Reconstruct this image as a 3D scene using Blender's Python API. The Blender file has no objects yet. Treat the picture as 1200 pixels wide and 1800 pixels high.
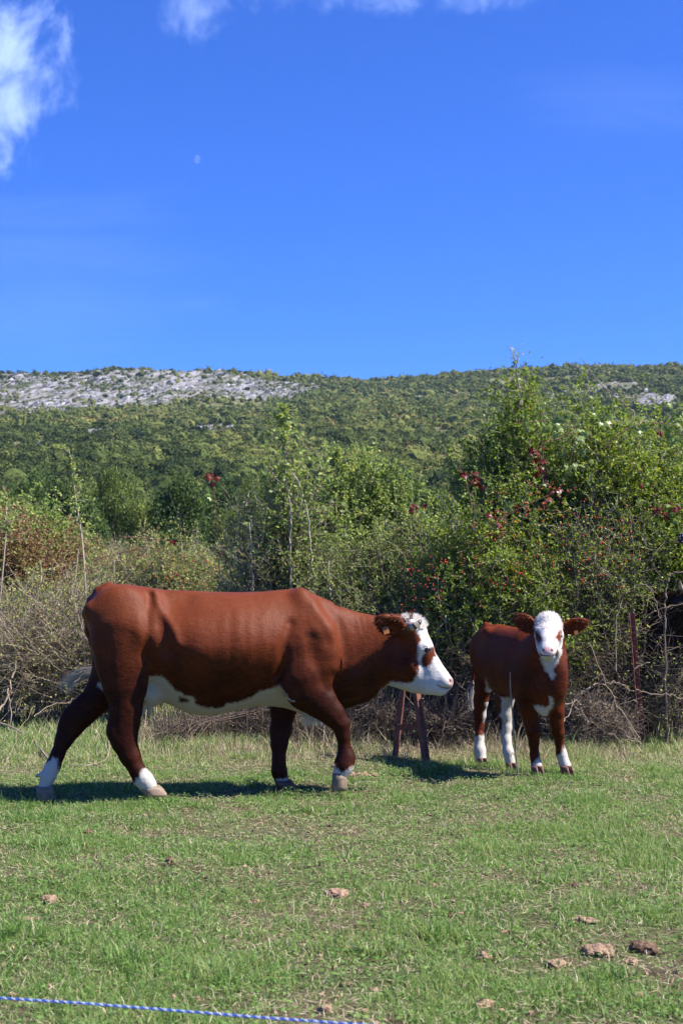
import bpy, math, random, os
import numpy as np
from mathutils import Vector, Matrix

# ------------------------------------------------------------------ camera, sky, sun, exposure
S = bpy.context.scene
COL = S.collection
SKIP = set()
H_CAM, F_PX, HORIZON = 1.5, 2500.0, 995.0
PITCH = math.atan((HORIZON - 900.0) / F_PX)
cam = bpy.data.cameras.new('camera')
cam.lens = 50; cam.sensor_fit = 'VERTICAL'; cam.sensor_height = 36; cam.sensor_width = 24
cam.clip_start = 0.05; cam.clip_end = 30000
cam.dof.use_dof = True; cam.dof.focus_distance = 9.6; cam.dof.aperture_fstop = 6.3
cam_ob = bpy.data.objects.new('camera', cam); COL.objects.link(cam_ob)
cam_ob.location = (0, 0, H_CAM); cam_ob.rotation_euler = (math.pi / 2 + PITCH, 0, 0)
S.camera = cam_ob

SUN_EL, SUN_AZ = math.radians(50), math.radians(9)      # AZ: turned from +X towards the camera
SUN_DIR = Vector((math.cos(SUN_EL) * math.cos(SUN_AZ), -math.cos(SUN_EL) * math.sin(SUN_AZ), math.sin(SUN_EL)))
sun = bpy.data.lights.new('sun', 'SUN'); sun.energy = 5.0; sun.angle = math.radians(0.53); sun.color = (1.0, 0.955, 0.89)
sun_ob = bpy.data.objects.new('sun', sun); COL.objects.link(sun_ob)
sun_ob.rotation_euler = SUN_DIR.to_track_quat('Z', 'Y').to_euler()

W = bpy.data.worlds.new('World'); S.world = W; W.use_nodes = True
W.cycles.sampling_method = 'MANUAL'; W.cycles.sample_map_resolution = 256
wn, wl = W.node_tree.nodes, W.node_tree.links; wn.clear()
def N(tree_nodes, typ, **kw):
    n = tree_nodes.new(typ)
    for k, v in kw.items(): setattr(n, k, v)
    return n
def math_node(nodes, links, op, a, b=None, c=None, clamp=False):
    n = nodes.new('ShaderNodeMath'); n.operation = op; n.use_clamp = clamp
    for i, v in enumerate((a, b, c)):
        if v is None: continue
        if isinstance(v, (int, float)): n.inputs[i].default_value = v
        else: links.new(v, n.inputs[i])
    return n.outputs[0]
out = N(wn, 'ShaderNodeOutputWorld'); bg = N(wn, 'ShaderNodeBackground')
sky = N(wn, 'ShaderNodeTexSky'); sky.sky_type = 'NISHITA'; sky.sun_disc = False
sky.sun_elevation = SUN_EL; sky.sun_rotation = math.radians(90 + 9)
sky.air_density = 1.0; sky.dust_density = 0.15; sky.ozone_density = 3.0; sky.altitude = 900
hs = N(wn, 'ShaderNodeHueSaturation'); hs.inputs['Saturation'].default_value = 1.0; hs.inputs['Value'].default_value = 1.0
tint = N(wn, 'ShaderNodeMix', data_type='RGBA', blend_type='MULTIPLY'); tint.inputs[0].default_value = 1.0
tint.inputs[7].default_value = (0.36, 0.80, 1.92, 1)
wl.new(sky.outputs[0], hs.inputs['Color']); wl.new(hs.outputs[0], tint.inputs[6])
# thin clouds high up, laid out by direction in the sky
tc = N(wn, 'ShaderNodeTexCoord'); sep = N(wn, 'ShaderNodeSeparateXYZ'); wl.new(tc.outputs['Generated'], sep.inputs[0])
ya = math_node(wn, wl, 'MAXIMUM', sep.outputs[1], 0.02)
ua = math_node(wn, wl, 'DIVIDE', sep.outputs[0], ya); va = math_node(wn, wl, 'DIVIDE', sep.outputs[2], ya)
cmb = N(wn, 'ShaderNodeCombineXYZ'); wl.new(ua, cmb.inputs[0]); wl.new(va, cmb.inputs[1])
def cloud_noise(scale, detail, rough, loc, stretch=(1, 1, 1), rot=0.0, dist=0.6):
    mp = N(wn, 'ShaderNodeMapping'); mp.inputs['Location'].default_value = loc
    mp.inputs['Scale'].default_value = stretch; mp.inputs['Rotation'].default_value = (0, 0, rot)
    wl.new(cmb.outputs[0], mp.inputs[0])
    nz = N(wn, 'ShaderNodeTexNoise'); nz.inputs['Scale'].default_value = scale; nz.inputs['Detail'].default_value = detail
    nz.inputs['Roughness'].default_value = rough; nz.inputs['Distortion'].default_value = dist
    wl.new(mp.outputs[0], nz.inputs['Vector']); return nz.outputs[0]
def blob(px, py, rx, ry):
    u0 = (px - 600) / F_PX; v0 = (HORIZON - py) / F_PX
    a = math_node(wn, wl, 'DIVIDE', math_node(wn, wl, 'SUBTRACT', ua, u0), rx / F_PX)
    b = math_node(wn, wl, 'DIVIDE', math_node(wn, wl, 'SUBTRACT', va, v0), ry / F_PX)
    d = math_node(wn, wl, 'ADD', math_node(wn, wl, 'MULTIPLY', a, a), math_node(wn, wl, 'MULTIPLY', b, b))
    return math_node(wn, wl, 'SUBTRACT', 1.0, d)          # 1 in the middle, 0 at the rim
def ramp(v, lo, hi):
    m = N(wn, 'ShaderNodeMapRange'); m.interpolation_type = 'SMOOTHSTEP'
    m.inputs[1].default_value = lo; m.inputs[2].default_value = hi; wl.new(v, m.inputs[0]); return m.outputs[0]
n1 = cloud_noise(24, 8, 0.58, (7.1, 2.7, 0), (1.1, 0.75, 1), -0.2, 0.25)
b1 = ramp(math_node(wn, wl, 'ADD', math_node(wn, wl, 'MULTIPLY', n1, 5.0),
     math_node(wn, wl, 'MAXIMUM', blob(-25, 70, 150, 180), blob(-5, 190, 95, 130))), 2.5, 4.3)
b1 = math_node(wn, wl, 'MULTIPLY', b1, 0.60)
b2 = ramp(math_node(wn, wl, 'ADD', math_node(wn, wl, 'MULTIPLY', n1, 5.0),
     math_node(wn, wl, 'MAXIMUM', blob(335, 10, 80, 75), blob(700, -25, 300, 46))), 2.6, 4.6)
b2 = math_node(wn, wl, 'MULTIPLY', b2, 0.32)
n3 = cloud_noise(9, 8, 0.62, (0.3, 5.7, 0), (0.7, 4.5, 1), -0.35, 0.5)
b3 = math_node(wn, wl, 'MULTIPLY', ramp(math_node(wn, wl, 'ADD', math_node(wn, wl, 'MULTIPLY', n3, 2.0),
     math_node(wn, wl, 'MAXIMUM', blob(60, 480, 420, 220), blob(1150, 170, 330, 90))), 1.25, 2.5), 0.055)
cl = math_node(wn, wl, 'MAXIMUM', math_node(wn, wl, 'MAXIMUM', b1, b2), b3, clamp=True)
mixc = N(wn, 'ShaderNodeMix', data_type='RGBA'); wl.new(cl, mixc.inputs[0]); wl.new(tint.outputs[2], mixc.inputs[6])
mixc.inputs[7].default_value = (8.5, 11.0, 17.0, 1)
wl.new(mixc.outputs[2], bg.inputs[0]); bg.inputs[1].default_value = 0.050
wl.new(bg.outputs[0], out.inputs[0])
S.view_settings.view_transform = 'Standard'; S.view_settings.look = 'None'
S.view_settings.exposure = 1.2; S.view_settings.gamma = 1.0
S.render.engine = 'CYCLES'
S.cycles.max_bounces = 6; S.cycles.transparent_max_bounces = 8
S.cycles.volume_bounces = 0

# ------------------------------------------------------------------ helpers
_cp, _sp = math.cos(PITCH), math.sin(PITCH)
def ray(px, py):
    x, y, z = (px - 600) / F_PX, 1.0, -(py - 900) / F_PX
    return np.array([x, y * _cp - z * _sp, y * _sp + z * _cp])
def P(px, py, Y):
    d = ray(px, py); t = Y / d[1]
    return np.array([0, 0, H_CAM]) + d * t
def project(v):                      # world points -> photograph pixels, used only to lay coat markings on the hide
    x, y, z = v[:, 0], v[:, 1], v[:, 2] - H_CAM
    yc = y * _cp + z * _sp; zc = -y * _sp + z * _cp
    return np.stack([600 + F_PX * x / yc, 900 - F_PX * zc / yc], 1)
def tag(o, label=None, cat=None, group=None, kind=None):
    if label: o['label'] = label
    if cat: o['category'] = cat
    if group: o['group'] = group
    if kind: o['kind'] = kind
    return o
def empty(name, loc=(0, 0, 0)):
    o = bpy.data.objects.new(name, None); COL.objects.link(o); o.location = loc; o.empty_display_size = 0.1
    return o
def mesh_np(name, V, F, mat=None, parent=None, smooth=False, attrs=None, cols=None):
    """V (n,3); F list of index arrays (m,k), k = 3 or 4; attrs: per-vertex float layers"""
    if not isinstance(F, list): F = [F]
    F = [np.asarray(f, dtype=np.int32) for f in F if len(f)]
    V = np.asarray(V, dtype=np.float32)
    me = bpy.data.meshes.new(name)
    me.vertices.add(len(V)); me.vertices.foreach_set('co', V.ravel())
    nl = sum(f.size for f in F); npoly = sum(len(f) for f in F)
    me.loops.add(nl); me.loops.foreach_set('vertex_index', np.concatenate([f.ravel() for f in F]))
    me.polygons.add(npoly)
    starts, off = [], 0
    for f in F:
        starts.append(off + np.arange(len(f), dtype=np.int32) * f.shape[1]); off += f.size
    me.polygons.foreach_set('loop_start', np.concatenate(starts).astype(np.int32))
    me.polygons.foreach_set('use_smooth', np.full(npoly, smooth, dtype=bool))
    me.update(calc_edges=True)
    for k, a in (attrs or {}).items():
        at = me.attributes.new(k, 'FLOAT', 'POINT'); at.data.foreach_set('value', np.asarray(a, dtype=np.float32))
    for k, a in (cols or {}).items():
        at = me.attributes.new(k, 'FLOAT_COLOR', 'POINT'); at.data.foreach_set('color', np.asarray(a, dtype=np.float32).ravel())
    if mat: me.materials.append(mat)
    o = bpy.data.objects.new(name, me); COL.objects.link(o)
    if parent is not None: o.parent = parent; o.matrix_parent_inverse = parent.matrix_world.inverted() if False else Matrix.Translation(-Vector(parent.location))
    return o
def hash3(ix, iy, iz, seed):
    h = (ix.astype(np.int64) * 374761393 + iy.astype(np.int64) * 668265263 + iz.astype(np.int64) * 2147483647 + seed * 1274126177) & 0xffffffff
    h = ((h ^ (h >> 13)) * 1274126177) & 0xffffffff
    h = (h ^ (h >> 16)) & 0xffffffff
    return h.astype(np.float64) / 2147483648.0 - 1.0
def vnoise(p, scale=1.0, seed=0):
    p = np.asarray(p, dtype=np.float64) * scale
    if p.shape[1] == 2: p = np.concatenate([p, np.zeros((len(p), 1))], 1)
    i = np.floor(p).astype(np.int64); f = p - i; f = f * f * (3 - 2 * f); r = 0
    for dx in (0, 1):
        for dy in (0, 1):
            for dz in (0, 1):
                w = (f[:, 0] if dx else 1 - f[:, 0]) * (f[:, 1] if dy else 1 - f[:, 1]) * (f[:, 2] if dz else 1 - f[:, 2])
                r = r + w * hash3(i[:, 0] + dx, i[:, 1] + dy, i[:, 2] + dz, seed)
    return r
def fbm(p, scale=1.0, octv=4, seed=0, gain=0.5):
    r, a, t = 0, 1.0, 0
    for o in range(octv):
        r = r + a * vnoise(p, scale * 2 ** o, seed + o * 17); t += a; a *= gain
    return r / t
def sstep(x, a, b):
    t = np.clip((x - a) / (b - a), 0, 1); return t * t * (3 - 2 * t)
def unit(v): return v / np.maximum(np.linalg.norm(v, axis=-1, keepdims=True), 1e-9)

class Geo:                            # collects quads and triangles, then links them as one mesh
    def __init__(s): s.V, s.Q, s.T, s.A, s.n = [], [], [], [], 0
    def add(s, V, Q=None, T=None, a=0.5):
        V = np.asarray(V, dtype=np.float64).reshape(-1, 3)
        if Q is not None and len(Q): s.Q.append(np.asarray(Q) + s.n)
        if T is not None and len(T): s.T.append(np.asarray(T) + s.n)
        s.V.append(V); s.A.append(np.broadcast_to(np.asarray(a, dtype=np.float64), (len(V),))); s.n += len(V)
    def build(s, name, mat, parent=None, smooth=False):
        F = []
        if s.Q: F.append(np.concatenate(s.Q))
        if s.T: F.append(np.concatenate(s.T))
        return mesh_np(name, np.concatenate(s.V), F, mat, parent, smooth, {'rnd': np.concatenate(s.A)})
def tubes(g, pts, r0, r1, sides=4, a=0.5):
    """pts (n,k,3) polylines, r0/r1 radii at start and end (n,)"""
    n, k, _ = pts.shape
    t = np.gradient(pts, axis=1); t = unit(t)
    ref = np.where(np.abs(t[..., 2:3]) > 0.85, np.array([1.0, 0, 0]), np.array([0, 0, 1.0]))
    u = unit(np.cross(t, ref)); w = np.cross(t, u)
    r = (np.asarray(r0).reshape(-1, 1) * (1 - np.linspace(0, 1, k)) + np.asarray(r1).reshape(-1, 1) * np.linspace(0, 1, k))
    r = np.broadcast_to(r, (n, k))
    an = np.arange(sides) * 2 * math.pi / sides
    V = pts[:, :, None, :] + r[:, :, None, None] * (np.cos(an)[None, None, :, None] * u[:, :, None, :] + np.sin(an)[None, None, :, None] * w[:, :, None, :])
    idx = np.arange(n * k * sides).reshape(n, k, sides)
    q = np.stack([idx[:, :-1], np.roll(idx, -1, 2)[:, :-1], np.roll(idx, -1, 2)[:, 1:], idx[:, 1:]], -1).reshape(-1, 4)
    aa = np.repeat(np.broadcast_to(np.asarray(a, dtype=float), (n,)), k * sides)
    g.add(V.reshape(-1, 3), Q=q, a=aa)
    if sides >= 4:
        for e in (0, -1):
            c = idx[:, e]; 
            if sides == 4: g.add(V[:, e].reshape(-1, 3), Q=np.arange(n * 4).reshape(n, 4), a=np.repeat(np.broadcast_to(np.asarray(a, dtype=float), (n,)), 4))
def leaves(g, c, d, nrm, L, Wd, a, fold=0.0):
    """diamond leaves: base c, direction d, normal nrm"""
    d = unit(d); s = unit(np.cross(d, nrm)); nn = np.cross(s, d)
    L = np.asarray(L).reshape(-1, 1); Wd = np.asarray(Wd).reshape(-1, 1)
    mid = c + d * L * 0.45
    V = np.stack([c, mid + s * Wd * 0.5 + nn * Wd * fold, c + d * L, mid - s * Wd * 0.5 + nn * Wd * fold], 1)
    n = len(c); g.add(V.reshape(-1, 3), Q=np.arange(n * 4).reshape(n, 4), a=np.repeat(a, 4))
def rdir(rng, n): return unit(rng.normal(size=(n, 3)))

# ------------------------------------------------------------------ materials
def new_mat(name):
    m = bpy.data.materials.new(name); m.use_nodes = True
    nt = m.node_tree; b = nt.nodes['Principled BSDF']; return m, nt.nodes, nt.links, b
def ramp_node(nodes, stops, interp='LINEAR'):
    r = nodes.new('ShaderNodeValToRGB'); cr = r.color_ramp; cr.interpolation = interp
    while len(cr.elements) > 1: cr.elements.remove(cr.elements[-1])
    cr.elements[0].position = stops[0][0]; cr.elements[0].color = (*stops[0][1], 1)
    for p, c in stops[1:]:
        e = cr.elements.new(p); e.color = (*c, 1)
    return r
def leaf_mat(name, stops, trans=0.35, rough=0.45, spec=0.4):
    m, n, l, b = new_mat(name)
    at = n.new('ShaderNodeAttribute'); at.attribute_name = 'rnd'
    r = ramp_node(n, stops); l.new(at.outputs['Fac'], r.inputs[0])
    l.new(r.outputs[0], b.inputs['Base Color']); b.inputs['Roughness'].default_value = rough
    b.inputs['Specular IOR Level'].default_value = spec
    tr = n.new('ShaderNodeBsdfTranslucent'); hv = n.new('ShaderNodeHueSaturation')
    hv.inputs['Value'].default_value = 1.5; hv.inputs['Saturation'].default_value = 1.1; hv.inputs['Hue'].default_value = 0.49
    l.new(r.outputs[0], hv.inputs['Color']); l.new(hv.outputs[0], tr.inputs[0])
    mx = n.new('ShaderNodeMixShader'); mx.inputs[0].default_value = trans
    l.new(b.outputs[0], mx.inputs[1]); l.new(tr.outputs[0], mx.inputs[2])
    l.new(mx.outputs[0], n['Material Output'].inputs[0]); return m
def bark_mat(name, stops, scale=40, rough=0.85):
    m, n, l, b = new_mat(name)
    at = n.new('ShaderNodeAttribute'); at.attribute_name = 'rnd'
    tcn = n.new('ShaderNodeTexCoord'); nz = n.new('ShaderNodeTexNoise'); nz.inputs['Scale'].default_value = scale; nz.inputs['Detail'].default_value = 5
    l.new(tcn.outputs['Object'], nz.inputs['Vector'])
    ad = math_node(n, l, 'ADD', at.outputs['Fac'], math_node(n, l, 'MULTIPLY', math_node(n, l, 'SUBTRACT', nz.outputs[0], 0.5), 0.8))
    r = ramp_node(n, stops); l.new(ad, r.inputs[0]); l.new(r.outputs[0], b.inputs['Base Color'])
    b.inputs['Roughness'].default_value = rough
    bp = n.new('ShaderNodeBump'); bp.inputs['Strength'].default_value = 0.5; bp.inputs['Distance'].default_value = 0.004
    l.new(nz.outputs[0], bp.inputs['Height']); l.new(bp.outputs[0], b.inputs['Normal'])
    return m
def plain_mat(name, col, rough=0.6, spec=0.5, var=0.25, scale=30, bump=0.3, metal=0.0, bdist=0.003):
    m, n, l, b = new_mat(name)
    tcn = n.new('ShaderNodeTexCoord'); nz = n.new('ShaderNodeTexNoise'); nz.inputs['Scale'].default_value = scale; nz.inputs['Detail'].default_value = 6
    l.new(tcn.outputs['Object'], nz.inputs['Vector'])
    lo = tuple(c * (1 - var) for c in col); hi = tuple(min(1, c * (1 + var)) for c in col)
    r = ramp_node(n, [(0.3, lo), (0.7, hi)]); l.new(nz.outputs[0], r.inputs[0]); l.new(r.outputs[0], b.inputs['Base Color'])
    b.inputs['Roughness'].default_value = rough; b.inputs['Specular IOR Level'].default_value = spec; b.inputs['Metallic'].default_value = metal
    bp = n.new('ShaderNodeBump'); bp.inputs['Strength'].default_value = bump; bp.inputs['Distance'].default_value = bdist
    l.new(nz.outputs[0], bp.inputs['Height']); l.new(bp.outputs[0], b.inputs['Normal'])
    return m
# ------------------------------------------------------------------ terrain
_YT = np.array([-200, 60, 110, 170, 240, 330, 500, 800, 1000, 1250, 1500, 3200.])
_ZT = np.array([0, 0, 0.5, 4, 10, 20, 41, 89, 124, 174, 178, 150.])
_ZC = np.array([0, 0, 0.5, 4, 10, 20, 41, 84, 112, 174, 178, 150.])   # under the cliff: lower foot, steeper face
RIDGE_X = np.array([-400, 0, 200, 400, 500, 650, 750, 900, 1000, 1100, 1200, 1600.])
RIDGE_Y = np.array([662, 656, 650, 652, 660, 666, 663, 655, 648, 643, 643, 650.])
def terrain(x, y):
    x = np.asarray(x, dtype=float); y = np.asarray(y, dtype=float)
    px = 600 + x / np.maximum(y, 1) * F_PX
    cl_ = sstep(-px, -560, -420)
    z = np.interp(y, _YT, _ZT) * (1 - cl_) + np.interp(y, _YT, _ZC) * cl_
    # ridge line height varies along the hill
    rx = np.interp(600 + x / 1250 * F_PX, RIDGE_X, RIDGE_Y)
    k = ((HORIZON - rx) / F_PX * 1250 + 1.5) / 174.0
    z = z * (1 + (k - 1) * sstep(y, 600, 1250))
    p = np.stack([x, y], -1)
    big = sstep(y, 220, 500)
    z = z + big * (1.5 + 3 * sstep(y, 450, 900)) * fbm(p, 1 / 130., 4, 5) + big * .8 * fbm(p, 1 / 25., 3, 9)
    near = 1 - sstep(y, 30, 60)
    z = z + near * (0.022 * fbm(p, 1.1, 3, 3) + 0.010 * fbm(p, 5.0, 2, 4))
    z = z - 0.045 * np.exp(-(((x + 2.0) ** 2) + (y - 9.3) ** 2) / (2 * 0.35 ** 2))
    return z
def gz(x, y): return float(terrain(np.array([x]), np.array([y]))[0])

ys = np.concatenate([np.linspace(-15, 2.5, 12)[:-1], np.arange(2.5, 16, 0.1), np.arange(16, 30, 0.5), np.geomspace(30, 240, 50)])
us = np.linspace(-1, 1, 181); us = 0.45 * us + 0.55 * us ** 3
def sheet(ylist, ulist):
    Yg, Ug = np.meshgrid(ylist, ulist, indexing='ij')
    Xg = Ug * (14 + 0.75 * np.maximum(Yg, 0)); Zg = terrain(Xg.ravel(), Yg.ravel()).reshape(Xg.shape)
    V = np.stack([Xg, Yg, Zg], -1).reshape(-1, 3)
    a, b = Xg.shape; idx = np.arange(a * b).reshape(a, b)
    Q = np.stack([idx[:-1, :-1], idx[:-1, 1:], idx[1:, 1:], idx[1:, :-1]], -1).reshape(-1, 4)
    return V, Q
def ground_mat():
    m, n, l, b = new_mat('soil_and_short_grass')
    tcn = n.new('ShaderNodeTexCoord')
    def nz(s, d, r=0.6):
        t = n.new('ShaderNodeTexNoise'); t.inputs['Scale'].default_value = s; t.inputs['Detail'].default_value = d; t.inputs['Roughness'].default_value = r
        l.new(tcn.outputs['Object'], t.inputs['Vector']); return t.outputs[0]
    big, med, fine = nz(0.9, 4), nz(9, 6), nz(90, 6, 0.7)
    s = math_node(n, l, 'ADD', math_node(n, l, 'MULTIPLY', med, 0.5), math_node(n, l, 'MULTIPLY', fine, 0.5))
    soil = ramp_node(n, [(0.3, (0.035, 0.024, 0.014)), (0.5, (0.095, 0.070, 0.042)), (0.68, (0.22, 0.17, 0.11))]); l.new(s, soil.inputs[0])
    gr = ramp_node(n, [(0.3, (0.02, 0.035, 0.010)), (0.5, (0.055, 0.075, 0.022)), (0.7, (0.13, 0.13, 0.05))]); l.new(s, gr.inputs[0])
    f = n.new('ShaderNodeMapRange'); f.inputs[1].default_value = 0.42; f.inputs[2].default_value = 0.58; l.new(math_node(n, l, 'ADD', math_node(n, l, 'MULTIPLY', big, 0.6), math_node(n, l, 'MULTIPLY', med, 0.4)), f.inputs[0])
    mx = n.new('ShaderNodeMix'); mx.data_type = 'RGBA'; l.new(f.outputs[0], mx.inputs[0]); l.new(soil.outputs[0], mx.inputs[6]); l.new(gr.outputs[0], mx.inputs[7])
    l.new(mx.outputs[2], b.inputs['Base Color']); b.inputs['Roughness'].default_value = 0.95; b.inputs['Specular IOR Level'].default_value = 0.15
    bp = n.new('ShaderNodeBump'); bp.inputs['Strength'].default_value = 0.8; bp.inputs['Distance'].default_value = 0.02
    l.new(s, bp.inputs['Height']); l.new(bp.outputs[0], b.inputs['Normal']); return m
V, Q = sheet(ys, us)
ground = mesh_np('ground', V, Q, ground_mat(), smooth=True); tag(ground, kind='structure')

def hill_mat():
    m, n, l, b = new_mat('hillside_scrub_and_limestone')
    tcn = n.new('ShaderNodeTexCoord')
    def nz(s, d, r=0.6, st=(1, 1, 1)):
        mp = n.new('ShaderNodeMapping'); mp.inputs['Scale'].default_value = st; l.new(tcn.outputs['Object'], mp.inputs[0])
        t = n.new('ShaderNodeTexNoise'); t.inputs['Scale'].default_value = s; t.inputs['Detail'].default_value = d; t.inputs['Roughness'].default_value = r
        l.new(mp.outputs[0], t.inputs['Vector']); return t.outputs[0]
    a1 = nz(0.12, 8, 0.7)
    grn = ramp_node(n, [(0.3, (0.045, 0.06, 0.018)), (0.5, (0.12, 0.125, 0.05)), (0.6, (0.20, 0.18, 0.10)), (0.72, (0.36, 0.31, 0.23))]); l.new(a1, grn.inputs[0])
    sx = n.new('ShaderNodeSeparateXYZ'); l.new(tcn.outputs['Object'], sx.inputs[0])
    def lin(a, b_): return math_node(n, l, 'ADD', math_node(n, l, 'MULTIPLY', sx.outputs[0], a), math_node(n, l, 'MULTIPLY', sx.outputs[2], b_))
    cv = n.new('ShaderNodeCombineXYZ'); l.new(lin(.042, .034), cv.inputs[0]); l.new(lin(-.095, .145), cv.inputs[1]); l.new(math_node(n, l, 'MULTIPLY', sx.outputs[1], .01), cv.inputs[2])
    t2 = n.new('ShaderNodeTexNoise'); t2.inputs['Scale'].default_value = 1.0; t2.inputs['Detail'].default_value = 7; t2.inputs['Roughness'].default_value = .72; t2.inputs['Distortion'].default_value = .5; l.new(cv.outputs[0], t2.inputs['Vector']); a2 = t2.outputs[0]
    rock = ramp_node(n, [(0.41, (0.040, 0.052, 0.020)), (0.47, (0.10, 0.10, 0.06)), (0.52, (0.19, 0.18, 0.175)), (0.62, (0.31, 0.295, 0.295)), (0.72, (0.23, 0.215, 0.21))]); l.new(a2, rock.inputs[0])
    at = n.new('ShaderNodeAttribute'); at.attribute_name = 'rock'
    mx = n.new('ShaderNodeMix'); mx.data_type = 'RGBA'; l.new(at.outputs['Fac'], mx.inputs[0]); l.new(grn.outputs[0], mx.inputs[6]); l.new(rock.outputs[0], mx.inputs[7])
    l.new(mx.outputs[2], b.inputs['Base Color']); b.inputs['Roughness'].default_value = 0.95; b.inputs['Specular IOR Level'].default_value = 0.1
    bp = n.new('ShaderNodeBump'); bp.inputs['Strength'].default_value = 1.0; bp.inputs['Distance'].default_value = 2.5
    l.new(a2, bp.inputs['Height']); l.new(bp.outputs[0], b.inputs['Normal']); return m
# bare-rock regions in photograph bearings: (px, py, rx, ry, strength)
ROCKS = [(60, 690, 150, 38, 1.0), (190, 685, 150, 38, 1.0), (330, 672, 140, 30, 1.0), (440, 682, 110, 22, 0.9), (-120, 690, 150, 40, 1.0), (530, 682, 40, 9, 0.8),
         (1150, 706, 34, 15, 1.0), (1090, 690, 60, 16, 0.45), (1010, 700, 50, 14, 0.4), (205, 783, 36, 6, 1.0), (95, 783, 30, 5, 0.8), (385, 758, 80, 8, 0.6), (170, 765, 40, 7, 0.5), (750, 700, 60, 8, 0.3), (620, 705, 50, 8, 0.3)]
def rockness(V):
    pp = project(V); r = np.zeros(len(V))
    nn = 0.35 * fbm(V[:, :2], 1 / 18., 3, 31)
    for a, b_, c, d, s in ROCKS:
        q = ((pp[:, 0] - a) / c) ** 2 + ((pp[:, 1] - b_) / d) ** 2
        r = np.maximum(r, s * sstep(-q + nn, -1.15, -0.75))
    return r
hy = np.concatenate([np.geomspace(240, 760, 90)[:-1], np.arange(760, 1330, 3.0), np.geomspace(1335, 3200, 30)])
hy = np.concatenate([[ys[-1]], hy[1:]])
hu = np.linspace(-1, 1, 401); hu = 0.55 * hu + 0.45 * hu ** 3
V, Q = sheet(hy, hu)
# keep the seam with the ground sheet closed: same rows, same height
RK = rockness(V)
V[:, 2] += RK * (3.2 * np.abs(fbm(np.stack([V[:, 0] + V[:, 2] * 1.2, V[:, 1] * 0.5], -1), 1 / 9., 3, 77)) - 0.5) * sstep(V[:, 1], 300, 500)
hill = mesh_np('hill', V, Q, hill_mat(), smooth=False, attrs={'rock': RK}); tag(hill, kind='structure')

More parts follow.
